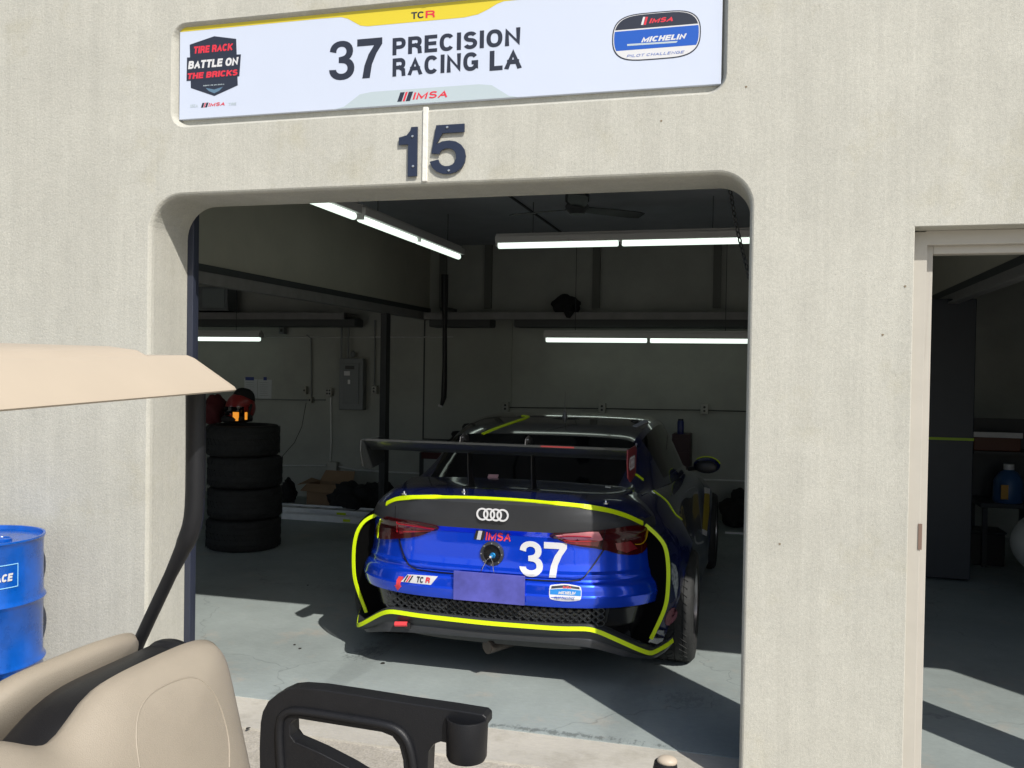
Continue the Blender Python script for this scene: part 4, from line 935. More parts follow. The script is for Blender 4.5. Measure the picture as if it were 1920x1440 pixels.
# sides
def cr(p0, p1, p2, p3, t): return 0.5*((2*p1)+(-p0+p2)*t+(2*p0-5*p1+4*p2-p3)*t*t+(-p0+3*p1-3*p2+p3)*t**3)
ST = [
 (1.12, [(0.25, 0.83), (0.30, 0.855), (0.40, 0.897), (0.47, 0.922), (0.60, 0.930), (0.70, 0.928), (0.80, 0.910), (0.85, 0.868), (0.885, 0.815), (0.94, 0.745), (1.01, 0.66)]),
 (1.35, [(0.17, 0.90), (0.30, 0.95), (0.45, 0.985), (0.60, 0.99), (0.72, 0.985), (0.80, 0.955), (0.86, 0.90), (0.92, 0.84), (0.97, 0.79), (1.02, 0.71)]),
 (1.69, [(0.15, 0.97), (0.30, 1.03), (0.45, 1.05), (0.60, 1.05), (0.71, 1.025), (0.78, 0.985), (0.86, 0.92), (0.93, 0.865), (0.98, 0.82), (1.01, 0.77)]),
 (2.05, [(0.15, 0.98), (0.30, 1.00), (0.45, 1.0), (0.60, 0.985), (0.72, 0.96), (0.80, 0.93), (0.88, 0.90), (0.94, 0.865), (0.98, 0.835), (1.0, 0.80)]),
 (2.45, [(0.14, 0.985), (0.30, 0.965), (0.45, 0.94), (0.60, 0.925), (0.72, 0.915), (0.80, 0.905), (0.88, 0.895), (0.93, 0.875), (0.97, 0.85), (0.985, 0.82)]),
 (3.2, [(0.14, 0.99), (0.30, 0.965), (0.45, 0.935), (0.60, 0.922), (0.72, 0.915), (0.80, 0.905), (0.87, 0.895), (0.92, 0.88), (0.95, 0.86), (0.965, 0.83)]),
 (3.75, [(0.14, 1.0), (0.30, 0.985), (0.45, 0.96), (0.60, 0.94), (0.70, 0.93), (0.78, 0.92), (0.85, 0.905), (0.90, 0.885), (0.93, 0.86), (0.94, 0.80)]),
 (4.05, [(0.14, 1.01), (0.30, 1.02), (0.45, 1.02), (0.60, 1.01), (0.70, 0.99), (0.77, 0.955), (0.84, 0.90), (0.88, 0.85), (0.91, 0.80), (0.92, 0.72)]),
 (4.38, [(0.14, 1.01), (0.30, 1.035), (0.45, 1.045), (0.60, 1.035), (0.68, 1.01), (0.75, 0.96), (0.81, 0.90), (0.85, 0.84), (0.87, 0.76), (0.88, 0.60)]),
 (4.85, [(0.14, 0.99), (0.30, 1.0), (0.42, 1.0), (0.54, 0.98), (0.62, 0.94), (0.68, 0.88), (0.73, 0.82), (0.77, 0.74), (0.79, 0.66), (0.80, 0.50)]),
 (5.20, [(0.12, 0.90), (0.28, 0.90), (0.40, 0.87), (0.50, 0.83), (0.56, 0.78), (0.60, 0.70), (0.63, 0.62), (0.65, 0.52), (0.66, 0.42), (0.67, 0.30)]),
 (5.36, [(0.12, 0.60), (0.25, 0.60), (0.35, 0.58), (0.42, 0.54), (0.47, 0.48), (0.50, 0.42), (0.52, 0.36), (0.54, 0.30), (0.55, 0.22), (0.56, 0.12)]),
]
NL = 26
def sec_at(y):
    for i in range(len(ST)-1):
        if ST[i][0] <= y <= ST[i+1][0]: break
    t = (y-ST[i][0])/(ST[i+1][0]-ST[i][0])
    idx = [max(0, i-1), i, i+1, min(len(ST)-1, i+2)]
    def samp(k, q):
        s_ = ST[k][1]; zb, zt = s_[0][0], s_[-1][0]; z = zb+(zt-zb)*q; return lerp_list(s_, z), z
    out = []
    for k in range(NL+1):
        q = k/NL; v = [samp(a, q) for a in idx]
        out.append((cr(*[a[0] for a in v], t), cr(*[a[1] for a in v], t)))
    return out
AX = (1.69, 4.38); RA = 0.375
def side_rows(sg):
    rows = []; y = 1.12; ys_ = []
    while y < 5.36: ys_.append(y); y += 0.035
    ys_.append(5.36)
    for y in ys_:
        s_ = sec_at(y); zb = s_[0][1]
        for ax in AX:
            d = RA*RA-(y-ax)**2
            if d > 0: zb = max(zb, 0.335+math.sqrt(d))
        zl = [(z, x) for x, z in s_]
        zt = s_[-1][1]; z0 = s_[0][1]; row = []
        row.append(Vector((XC+sg*(lerp_list(zl, zb)-0.05), y, zb+0.002)))
        for k in range(NL+1):
            z = zb+(zt-zb)*k/NL if zb > z0+1e-6 else s_[k][1]
            x = lerp_list(zl, z) if zb > z0+1e-6 else s_[k][0]
            row.append(Vector((XC+sg*x, y, z)))
        rows.append(row)
    return rows
for sg in (1, -1):
    rw = side_rows(sg)
    nb_ = [r for r in rw if r[0].y <= 2.16]; nm_ = [r for r in rw if 2.12 <= r[0].y <= 3.79]; nf_ = [r for r in rw if r[0].y >= 3.75]
    k = next(i for i, r in enumerate(rw) if r[0].y > 2.12); k2 = next(i for i, r in enumerate(rw) if r[0].y > 3.78)
    part('rear_fender', rw[:k+1], M_PAINTD, angle=45); part('door_panel', rw[k:k2+1], M_PAINTD, angle=45); part('front_fender', rw[k2:], M_PAINTD, angle=45)
    # black closing panel of the widened arch
    s_ = sec_at(1.12); pl = [Vector((XC+sg*x, 1.125, z)) for x, z in s_ if z < 0.93]; inner = [Vector((XC+sg*0.70, 1.16, p.z)) for p in pl]
    part('arch_panel', [pl, inner], mat('matt black arch', (0.002, 0.002, 0.002), 0.8, spec=0.05), angle=30)
# bonnet, nose closing surface
rowsN = []
R1, R2 = side_rows(1), side_rows(-1)
for a, c in zip(R1, R2):
    if a[0].y < 3.75: continue
    p, q_ = c[-1], a[-1]; rowsN.append([p.lerp(q_, i/10)+Vector((0, 0, 0.035*math.sin(math.pi*i/10))) for i in range(11)])
part('bonnet', rowsN, M_PAINTD)
link('nose', B().grid([[c for c in R2[-1]], [c for c in R1[-1]]]), M_SATIN, car)
# underbody
ub = B().box(XC-0.70, XC+0.70, 1.35, 5.2, 0.13, 0.20).box(XC-0.6, XC+0.6, 1.0, 1.35, 0.24, 0.27).box(XC-0.72, XC+0.72, 1.25, 1.30, 0.2, 0.88).box(XC-0.72, XC+0.72, 2.1, 3.9, 0.2, 0.8)
link('underbody', ub, M_BLACK, car)
ib = B().box(XC-0.55, XC+0.55, 2.2, 2.3, 0.8, 1.2); link('cabin_bulkhead', ib, M_BLACK, car)
bvh = BVHTree.FromPolygons([tuple(v) for v in allB.v], allB.f)
def hit(u, v, fy=1.0):
    d = ray(u, v); h = bvh.ray_cast(CAM, d)
    if h[0] is None:
        p = PY(u, v, fy); return p, -d
    n = h[1]
    if n.dot(d) > 0: n = -n
    return h[0], n
def dens(pts, step=5.0):
    out = [pts[0]]
    for a, c in zip(pts, pts[1:]):
        L_ = math.hypot(c[0]-a[0], c[1]-a[1]); n = max(1, int(L_/step))
        for i in range(1, n+1): out.append((a[0]+(c[0]-a[0])*i/n, a[1]+(c[1]-a[1])*i/n))
    return out
def smooth_pts(pts, it=2):
    for _ in range(it):
        o = [pts[0]]
        for a, c in zip(pts, pts[1:]): o += [(a[0]*.75+c[0]*.25, a[1]*.75+c[1]*.25), (a[0]*.25+c[0]*.75, a[1]*.25+c[1]*.75)]
        pts = o+[pts[-1]]
    return pts
def ribbon3(name, P_, N_, wd, m, parent, lift=0.003, th=0.002, ws=None):
    n = len(P_); rows = []
    # light smoothing of normals/positions
    for _ in range(2):
        N_ = [(N_[max(0, i-1)]+N_[i]*2+N_[min(n-1, i+1)]).normalized() for i in range(n)]
        P_ = [P_[0]]+[(P_[i-1]+P_[i]*2+P_[i+1])/4 for i in range(1, n-1)]+[P_[-1]]
    for i in range(n):
        t = (P_[min(n-1, i+1)]-P_[max(0, i-1)]).normalized(); bn = N_[i].cross(t).normalized(); h = (ws[i] if ws else wd)/2
        a = P_[i]+N_[i]*lift
        rows.append([a-bn*h-N_[i]*lift*1.5, a-bn*h+N_[i]*th, a+bn*h+N_[i]*th, a+bn*h-N_[i]*lift*1.5])
    b = B().grid(rows, True); b.add(rows[0], [(0, 1, 2, 3)]); b.add(rows[-1], [(3, 2, 1, 0)])
    return link(name, b, m, parent)
def ribbon(name, pts, wd, m, parent=car, sm=True, lift=0.003, th=0.002, fy=1.0, ws=None):
    q = dens(smooth_pts(pts) if sm else pts, 4.0); H_ = [hit(u, v, fy) for u, v in q]
    # split at jumps
    segs = [[H_[0]]]
    for a, c in zip(H_, H_[1:]):
        if (a[0]-c[0]).length > 0.22: segs.append([])
        segs[-1].append(c)
    best = max(segs, key=len)
    if len(best) < 2: return None
    return ribbon3(name, [p for p, _ in best], [n for _, n in best], wd, m, parent, lift, th)
def patch(name, poly, m, parent=car, lift=0.004, step=6.0, fy=1.0, skirt=True, sm=0):
    if sm:
        for _ in range(sm):
            o = []
            for i in range(len(poly)):
                a, c = poly[i], poly[(i+1) % len(poly)]; o += [(a[0]*.75+c[0]*.25, a[1]*.75+c[1]*.25), (a[0]*.25+c[0]*.75, a[1]*.25+c[1]*.75)]
            poly = o
    ed = dens(poly+[poly[0]], step)[:-1]; n = len(ed)
    def inside(x, y):
        r = False
        for i in range(n):
            (x1, y1), (x2, y2) = ed[i-1], ed[i]
            if (y1 > y) != (y2 > y) and x < (x2-x1)*(y-y1)/(y2-y1)+x1: r = not r
        return r
    pts = [Vector(p) for p in ed]; us = [p[0] for p in ed]; vs_ = [p[1] for p in ed]
    u = min(us)+step/2
    while u < max(us):
        v = min(vs_)+step/2
        while v < max(vs_):
            if inside(u, v) and min((u-p[0])**2+(v-p[1])**2 for p in ed) > (step*0.4)**2: pts.append(Vector((u, v)))
            v += step
        u += step
    r = delaunay_2d_cdt(pts, [(i, (i+1) % n) for i in range(n)], [list(range(n))], 1, 1e-6)
    V2, F2 = r[0], r[2]; tops = []; bots = []
    for p in V2:
        h, nn = hit(p.x, p.y, fy); tops.append(h+nn*lift); bots.append(h-nn*0.002)
    b = B(); k = len(tops); fs = [tuple(f) for f in F2]
    cnt = {}
    for f in fs:
        for i in range(len(f)):
            e = (f[i-1], f[i]); cnt[tuple(sorted(e))] = cnt.get(tuple(sorted(e)), 0)+1
    sk = [(a, c, c+k, a+k) for f in fs for a, c in [(f[i-1], f[i]) for i in range(len(f))] if cnt[tuple(sorted((a, c)))] == 1] if skirt else []
    b.add(tops+bots, fs+sk); return link(name, b, m, parent, smooth=True, angle=40)

# ---- yellow lines
ribbon('yellow_line', [(724.8, 945), (738, 937), (758, 933), (823, 932), (904, 934), (985.6, 939), (1050.6, 945), (1107.5, 951), (1148, 958.6), (1180.6, 969.5), (1205, 981.7)], 0.026, M_NEON, band)
for sg in (1, -1):
    A_ = [(0.760, 0.872), (0.845, 0.838), (0.897, 0.788), (0.925, 0.70), (0.932, 0.60), (0.924, 0.468), (0.896, 0.395), (0.842, 0.273)] if sg < 0 else [(0.800, 0.898), (0.866, 0.849), (0.912, 0.796), (0.929, 0.70), (0.932, 0.60), (0.924, 0.468), (0.896, 0.395), (0.842, 0.273)]
    A_ = dens([(x*100, z*100) for x, z in smooth_pts(A_, 1)], 2.0); P_ = [Vector((XC+sg*(x/100+0.004), 1.112, z/100)) for x, z in A_]
    ribbon3('arch_line', P_, [Vector((sg*0.25, -1, 0)).normalized()]*len(P_), 0.021, M_NEON, car, 0.004, 0.001)
# ---- boot shut lines and recess details
ribbon('shut_line', [(748, 1004), (757, 1042), (768, 1062), (792, 1072), (880, 1079), (1000, 1088), (1078, 1091), (1096, 1083), (1112, 1060), (1133, 1028)], 0.007, M_GLOSSK, lid, lift=0.004, th=0.004)
ribbon('shut_line', [(742, 948), (741, 972)], 0.003, M_GLOSSK, band, lift=0.001, th=0.001)
# ---- tail lights
LL = [(721, 966), (709, 985), (707, 1003), (713, 1011), (735, 1011), (782, 1007), (806, 998), (829, 987), (790, 979), (745, 972)]
LR = [(1024, 1000), (1050, 1013), (1076, 1023), (1127, 1029), (1166, 1041), (1199, 1039), (1211, 1026), (1214, 1000), (1211, 987), (1183, 985), (1134, 993), (1080, 998)]
for pl, bars, extra in ((LL, [[(747, 977), (748, 997)], [(748, 979), (775, 983), (815, 989)], [(760, 996), (790, 996), (812, 990)]], [(716, 972), (712, 1009)]),
                 (LR, [[(1056, 1008), (1066, 1014), (1078, 1014.5), (1118, 1014)], [(1046, 1004), (1060, 1001), (1108, 1003)]], [(1188, 1020), (1200, 1020), (1208, 1012), (1212, 990)])):
    tl = patch('tail_light', pl, M_REDL, car, 0.012, 5.0, sm=1)
    inn_ = [(748, 977), (775, 981), (818, 988), (800, 997), (752, 1000)] if pl is LL else [(1044, 1003), (1062, 1018), (1120, 1024), (1124, 1012), (1068, 1009)]
    patch('lamp_inner_lens', inn_, mat('dull red lens', (0.16, 0.006, 0.012), 0.25, coat=1.0), tl, 0.0132, 5.0)
    for bb_ in bars: ribbon('lamp_bar', bb_, 0.007, M_REDB, tl, lift=0.013, th=0.004)
    ribbon('lamp_outline', extra, 0.005, M_NEON if pl is LL else mat('amber line', (0.35, 0.22, 0.0), 0.4), tl, lift=0.013, th=0.002)
patch('reflector', [(1042, 1001), (1104, 996), (1121, 996), (1131, 1010), (1124, 1013), (1068, 1009)], M_PINKL, tl, 0.0145, 5.0)
ribbon('lamp_seam', [(1133, 994), (1129, 1012), (1125, 1029)], 0.005, M_GLOSSK, tl, lift=0.015, th=0.002)
patch('lamp_facet', [(1152, 1018), (1180, 1014), (1192, 1028), (1172, 1036), (1155, 1030)], mat('dull red lens'), tl, 0.014, 6.0)

# ---- rings emblem
def ringmesh(cxp, czp, r, w_, nrm, ex=XH, ez=ZH, n=36, th=0.004, base=None):
    b = B(); rows = []
    for rr, h in ((r-w_/2, 0), (r-w_/2, th), (r+w_/2, th), (r+w_/2, 0)):
        rows.append([base+ex*(cxp+rr*math.cos(2*math.pi*k/n))+ez*(czp+rr*math.sin(2*math.pi*k/n))+nrm*h for k in range(n)])
    return B().grid(rows+[rows[0]], True)
c0 = hit(924, 965)[0]; nrm0 = Vector((0, -1, 0.08)).normalized()
em = None
for i in range(4):
    ex_ = XH*1.0; p = hit(924+(i-1.5)*12.6, 965+(i-1.5)*0.8)[0]
    rb = ringmesh(0, 0, 0.0295, 0.0095, nrm0, base=p+nrm0*(0.003+0.0004*i))
    o = link('emblem_ring', rb, M_WHITE, band, smooth=False)
# ---- numbers 37 on the boot lid
def ysurf(q):
    h = bvh.ray_cast(Vector((q.x, 0.2, q.z)), Vector((0, 1, 0)))
    return Vector((q.x, h[0].y if h[0] is not None else q.y, q.z))
def cartext(name, s, m, parent, u0, v0, u1, v1, wt=0.2, gap=0.1, shear=0, cond=1.0, th=0.004, yy=0.85):
    a, c = hit(u0, v0)[0], hit(u1, v1)[0]
    return text_on(name, s, m, parent, a, XH, ZH, NF, c.x-a.x, c.z-a.z, wt, gap, shear, cond, fn=ysurf, th=th)
dg, wd = digits('37', 0.03)
for pl in dg: patch('race_number', [(974+x/wd*89-(1-y)*0, 1080+x/wd*3-y*(66.5-x/wd*2)) for x, y in pl], M_WHITE, lid, 0.004, 4.0)
# ---- sanction logo above the port
a, c = hit(889, 1011)[0], hit(960, 999)[0]
def qx(fx, fz): return ysurf(Vector((a.x+(c.x-a.x)*fx, 0, a.z+(c.z-a.z)*fz)))+NF*0.003
for (x0, x1, m) in ((0.0, 0.07, M_GLOSSK), (0.07, 0.17, M_WHITE), (0.17, 0.25, M_GLOSSK)):
    link('logo_stripe', B().prism([qx(x0, 0), qx(x1, 0), qx(x1+0.07, 1), qx(x0+0.07, 1)], 0.001, NF), m, lid)
text_on('logo_lettering', 'IMSA', M_REDP, lid, qx(0.30, 0), XH, ZH, NF, (c.x-a.x)*0.68, (c.z-a.z)*0.9, 0.22, 0.13, 0.22, 1.3, fn=ysurf, th=0.003)
# ---- refuelling port
pc, pn = hit(923, 1038); pn = Vector((0, -1, 0.05)).normalized()
fp = link('fuel_port', B().lathe(pc+Vector((0, 0.0, 0)), [(0.068, 0.004), (0.066, -0.012), (0.052, -0.016), (0.050, -0.012), (0.048, -0.006), (0.044, -0.005), (0, -0.005)], 'y', 36), M_SATIN, car, smooth=True)
link('port_bore', B().lathe(pc, [(0.0475, -0.0075), (0.030, -0.0065), (0, -0.0065)], 'y', 30), M_GLOSSK, fp)
for k in range(8):
    aa = k*math.pi/4; link('port_screw', B().lathe(pc+Vector((0.059*math.cos(aa), 0, 0.059*math.sin(aa))), [(0, -0.019), (0.004, -0.018), (0.004, -0.012)], 'y', 8), M_CHROME, fp)
nutc = pc+Vector((0.005, 0, -0.008))
link('quick_nut', B().lathe(nutc, [(0, -0.05), (0.007, -0.05), (0.007, -0.04), (0.011, -0.038), (0.012, -0.012), (0.016, -0.01), (0.016, -0.005)], 'y', 12), M_CYAN, fp, smooth=False)
link('nut_tip', B().lathe(nutc, [(0, -0.056), (0.006, -0.055), (0.006, -0.05)], 'y', 10), M_WHITE, fp)
for (p1, p2) in (((917, 1047), (902, 1076)), ((929, 1050), (930, 1080))):
    e = hit(*p2)[0]+Vector((0, -0.02, 0)); m1 = hit(*p1)[0]+Vector((0, -0.05, 0)); link('lanyard_wire', B().tube([nutc+Vector((0, -0.045, 0)), m1.lerp(nutc, 0.3)+Vector((0, -0.02, 0)), m1, m1.lerp(e, 0.5)+Vector((0, -0.01, 0)), e], 0.0022, 6), M_CHROME, fp, smooth=True)
# ---- bumper: plate, stickers, arrow
pp0, pp1 = PY(849.5, 1129.5, 0.785), PY(984, 1075, 0.785); pp0.z = PY(916, 1130, 0.785).z; pp1.z = PY(916, 1075.5, 0.785).z
pl_ = link('number_plate', B().box(pp0.x, pp1.x, 0.785, 0.797, pp0.z, pp1.z), M_PLATE, car, bevel=0.002)
st = patch('class_sticker', [(765, 1077), (821, 1081), (808, 1096.5), (752, 1091)], M_WHITE, bump_, 0.003, 5.0)
def stk(name, pts, m, lift): return patch(name, pts, m, st, lift, 5.0)
for du, m in ((0, M_GLOSSK), (4.5, M_REDP), (9, M_GLOSSK)): stk('sticker_stripe', [(757+du, 1090.5+du*0.06), (759.5+du, 1091+du*0.06), (767+du, 1079+du*0.06), (764.5+du, 1078.5+du*0.06)], m, 0.0045)
cartext('sticker_lettering', 'TC', M_SIGNK, st, 781, 1091, 796, 1081.5, wt=0.22, gap=0.05, shear=0.15, cond=1.1, th=0.006)
cartext('sticker_lettering', 'R', M_SIGNR, st, 798, 1092, 808, 1082.5, wt=0.24, shear=0.15, cond=1.1, th=0.006)
patch('tow_arrow', [(748.5, 1080.5), (757, 1081.5), (752.5, 1091), (750.5, 1098), (753, 1099), (746, 1107), (740.5, 1097), (743, 1097.5), (744, 1088)], M_REDP, bump_, 0.003, 4.0)
BG = [(1030, 1099), (1035, 1096.5), (1060, 1095), (1086, 1099), (1090.5, 1103), (1090, 1122), (1086, 1126), (1060, 1127.5), (1034, 1124), (1029.5, 1119)]
sb = patch('series_sticker', BG, M_WHITE, bump_, 0.003, 5.0, sm=1)
patch('sticker_top', [(1034.5, 1099.5), (1060, 1097.3), (1086, 1101.5), (1087, 1105), (1060, 1101.5), (1033.5, 1103.5)], M_SIGNK, sb, 0.0042, 5.0)
patch('sticker_middle', [(1031.5, 1105), (1060, 1103.5), (1089, 1107), (1089, 1117.5), (1060, 1116), (1031.5, 1114.5)], mat('bright blue vinyl', (0.02, 0.22, 0.62), 0.4), sb, 0.0042, 5.0)
cartext('sticker_lettering', 'IMSA', M_SIGNR, sb, 1056, 1102.5, 1072, 1099, wt=0.26, gap=0.1, th=0.0055)
cartext('sticker_lettering', 'MICHELIN', M_WHITE, sb, 1047, 1113.5, 1080, 1109, wt=0.26, gap=0.08, shear=0.2, th=0.0055)
cartext('sticker_lettering', 'PILOT CHALLENGE', M_SIGNB, sb, 1040, 1123, 1078, 1119.5, wt=0.16, gap=0.15, shear=0.2, th=0.0055)
# ---- honeycomb grille
gr = B(); hx_ = 0.0265
u0_, u1_ = 727, 1126
gx0, gx1 = PY(u0_, 1130, 0.86).x, PY(u1_, 1150, 0.86).x; row_i = 0
zz = 0.395
while zz < 0.485:
    x = gx0+(0.5*hx_*1.75 if row_i % 2 else 0); 
    while x < gx1:
        c_ = ysurf(Vector((x, 0, min(zz, 0.45)))); c_.z = zz; c_.y = min(c_.y, 0.90)-0.012
        ring_o = []; rows = []
        for (rr, dy) in ((0.86, 0.012), (0.86, 0), (1.04, -0.001), (1.04, 0.012)):
            rows.append([c_+Vector((hx_*0.9*rr*math.cos(k*math.pi/3), dy, hx_*0.62*rr*math.sin(k*math.pi/3))) for k in range(6)])
        gr.grid(rows, True); x += hx_*1.75
    zz += hx_*0.62*1.02; row_i += 1
link('honeycomb_grille', gr, mat('grille plastic', (0.03, 0.032, 0.034), 0.28), car)
link('grille_frame', B().tube([ysurf(Vector((PY(722, 1108, 0.85).x, 0, 0.47)))+NF*0.01, ysurf(Vector((PY(730, 1140, 0.85).x, 0, 0.39)))+NF*0.012], 0.008, 8), M_SATIN, car, smooth=True)
link('grille_frame', B().tube([ysurf(Vector((gx1+0.03, 0, 0.47)))+NF*0.01, ysurf(Vector((gx1+0.01, 0, 0.39)))+NF*0.012], 0.008, 8), M_SATIN, car, smooth=True)
# ---- diffuser
DT = [(-0.85, 0.228, 1.0), (-0.61, 0.380, 0.865), (-0.40, 0.376, 0.835), (0.0, 0.372, 0.825), (0.40, 0.376, 0.835), (0.57, 0.386, 0.855), (0.80, 0.268, 0.955), (0.86, 0.232, 1.02), (0.93, 0.245, 1.16), (0.955, 0.25, 1.25)]
DT = [(-0.955, 0.25, 1.27), (-0.91, 0.238, 1.14)] + DT
DBt = [(-0.945, 0.20, 1.28), (-0.90, 0.19, 1.17), (-0.82, 0.175, 1.04), (-0.64, 0.236, 0.90), (-0.40, 0.256, 0.875), (0.0, 0.262, 0.87), (0.40, 0.270, 0.875), (0.57, 0.262, 0.885), (0.74, 0.205, 0.96), (0.87, 0.18, 1.06), (0.92, 0.19, 1.17), (0.945, 0.20, 1.28)]
rows = []
def dn(L_, n=6):
    out = []
    for a, c in zip(L_, L_[1:]):
        for i in range(n): out.append(Vector(a).lerp(Vector(c), i/n))
    return out+[Vector(L_[-1])]
def sm3(Q, it=4):
    for _ in range(it): Q = [Q[0]]+[(Q[i-1]+Q[i]*2+Q[i+1])/4 for i in range(1, len(Q)-1)]+[Q[-1]]
    return Q
T_, Bt_ = sm3(dn(DT, 10), 5), sm3(dn(DBt, 10), 5)
def W3(p, dy=0, dz=0): return Vector((XC+p.x, p.z+dy, p.y+dz))
rows = [[W3(p, 0.10, 0.0) for p in T_], [W3(p, 0.004, 0.012) for p in T_], [W3(p, -0.006, 0.002) for p in T_], [W3(p.lerp(q_, 0.45), 0.0) for p, q_ in zip(T_, Bt_)], [W3(p.lerp(q_, 0.5), 0.006) for p, q_ in zip(T_, Bt_)], [W3(p.lerp(q_, 0.62), 0.008) for p, q_ in zip(T_, Bt_)], [W3(p.lerp(q_, 0.68), 0.002) for p, q_ in zip(T_, Bt_)], [W3(q_) for q_ in Bt_], [W3(q_, 0.12, 0.01) for q_ in Bt_]]
df = part('diffuser', rows, M_SATIN, angle=50)
yl_ = [W3(p, -0.007, -0.010) for p in T_]
ribbon3('yellow_line', yl_, [Vector((0.0, -1, 0.15)).normalized() if abs(p.x) < 0.7 else Vector((0.45*(1 if p.x > 0 else -1), -1, 0.15)).normalized() for p in T_], 0.023, M_NEON, df, 0.003, 0.003)
# lower side skirts corner black
ta, tb = PY(741, 1170, 0.86), PY(764, 1170, 0.86)
ts = link('tow_strap', B().tube([ta, tb], 0.014, 10), M_REDP, car, smooth=True)
link('strap_slot', B().box(tb.x-0.012, tb.x+0.02, 0.852, 0.862, ta.z-0.018, ta.z+0.015), M_GLOSSK, ts)
# exhaust
e0 = PY(913, 1213, 0.93)
ex = B(); d = Vector((0.52, 0.85, 0.03)).normalized()
e1_ = d.orthogonal().normalized()
link('exhaust_pipe', ex.tube([e0+d*0.012, e0, e0+d*0.002, e0+d*0.30], 0.040, 24, False, [0.034, 0.036, 0.040, 0.040]).tube([e0+d*0.012, e0+d*0.3], 0.034, 24, False), M_EXH, car, smooth=True)
link('pipe_bore_shade', B().tube([e0+d*0.03, e0+d*0.035], 0.033, 20), mat('pipe shade', (0.003, 0.003, 0.003), 0.9, spec=0.05), car)  # black disc stands in for the shade inside the pipe
# ---- wing
wy0, wy1 = 0.81, 1.08
prof = [(0.0, 0.0), (0.06, 0.016), (0.16, 0.020), (0.35, 0.012), (0.6, 0.004), (0.85, 0.012), (1.0, 0.034), (1.0, 0.024), (0.85, -0.002), (0.6, -0.026), (0.35, -0.030), (0.16, -0.022), (0.05, -0.012)]
rows = []
for i in range(13):
    x = XC-0.742+1.484*i/12; rows.append([Vector((x, wy1-(wy1-wy0)*a, 1.300+c*1.15)) for a, c in prof])
wg = link('rear_wing', B().grid(rows, True), M_CARBON, car, smooth=True, angle=50)
link('gurney_stripe', B().box(XC+0.28, XC+0.46, wy0-0.003, wy0-0.001, 1.330, 1.338), mat('faded red tape', (0.22, 0.02, 0.02), 0.6), wg)
EP = [(0.78, 1.335), (0.775, 1.27), (0.81, 1.185), (0.90, 1.155), (1.10, 1.18), (1.12, 1.31), (1.08, 1.335)]
for sg in (-1, 1):
    x = XC+sg*0.742
    e_ = link('wing_endplate', B().prism([(x, y, z) for y, z in EP], 0.008*sg, (1, 0, 0)), M_CARBON if sg < 0 else mat('crimson vinyl', (0.16, 0.008, 0.015), 0.45), car, bevel=0.002)
    if sg > 0:
        for i in range(4):
            base = Vector((x+0.0085+0.0003*i, 0.865+i*0.044, 1.255)); rb = ringmesh(0, 0, 0.031, 0.008, Vector((1, 0, 0)), ex=Vector((0, 1, 0)), ez=Vector((0, 0, 1)), base=base, th=0.001)
            link('endplate_ring', rb, M_WHITE, e_)
for sx in (-0.21, 0.165):
    x = XC+sx; S_ = [(0.90, 1.330), (0.915, 1.362), (0.98, 1.376), (1.06, 1.360), (1.105, 1.28), (1.13, 1.18), (1.19, 1.055), (1.08, 1.050), (1.06, 1.16), (1.05, 1.27), (1.025, 1.325), (0.98, 1.340), (0.93, 1.320)]
    link('wing_strut', B().prism([(x, y, z) for y, z in S_], 0.007, (1, 0, 0)), M_BLACK, car, bevel=0.002)
    link('strut_foot', B().box(x-0.03, x+0.04, 1.06, 1.20, 1.05, 1.062), M_BLACK, car, bevel=0.003)
    link('strut_bolt', B().lathe((x-0.002, 0.95, 1.355), [(0, -0.003), (0.004, -0.002), (0.004, 0.014), (0, 0.014)], 'x', 10), M_CHROME, car)
# ---- sticker on rear glass, deck pins, antenna
patch('glass_sticker', [(916, 890), (935, 890.5), (933, 896.5), (914, 896)], mat('pink sticker', (0.55, 0.32, 0.36), 0.6), gobj['rear_window'], 0.003, 5.0)
patch('glass_sticker', [(1135, 911.5), (1145, 912), (1145, 914), (1135, 913.5)], M_GALV, gobj['rear_window'], 0.003, 5.0)
for (u, v) in ((758, 926), (870, 922), (1136, 944)):
    p, n_ = hit(u, v); link('deck_pin', B().lathe(p, [(0.018, -0.002), (0.018, 0.004), (0.008, 0.006), (0.006, 0.016), (0, 0.017)], 'z', 14), M_CHROME, car, smooth=True)
p, n_ = hit(1059, 783)
an = link('antenna', B().lathe(p, [(0.022, -0.01), (0.02, 0.01), (0.012, 0.03), (0.009, 0.05), (0.003, 0.055), (0.0012, 0.19), (0, 0.19)], 'z', 12), mat('dull antenna', (0.12, 0.12, 0.12), 0.4), car, smooth=True)
p, n_ = hit(1190, 790); link('roof_knob', B().ell(p, 0.03, 0.03, 0.014), M_BLACK, car, smooth=True)
# roof and side yellow lines
ribbon('yellow_line', [(905, 814), (930, 803), (962, 792), (985, 784.5), (992, 781), (980, 779.5)], 0.030, M_NEON, gobj['roof'], fy=2.3)
ribbon('yellow_line', [(1181, 887), (1192, 889), (1206, 900)], 0.022, M_NEON, gobj['rear_pillarR'], fy=1.8)
ribbon('yellow_line', [(1225, 920), (1240, 931), (1253, 941), (1265, 965), (1280, 975), (1294, 982), (1304, 993)], 0.012, M_NEON, car, fy=1.8)
# roof edge white trims on the rail
ribbon('rail_lettering', [(1190, 800), (1198, 796), (1206, 792), (1212, 789)], 0.030, mat('white faded vinyl', (0.35, 0.36, 0.42), 0.5), gobj['roof_railR'], fy=2.3)
ribbon('pillar_trim', [(1193, 832), (1189, 850), (1185, 870)], 0.010, mat('white faded vinyl'), gobj['rear_pillarR'], fy=1.9)
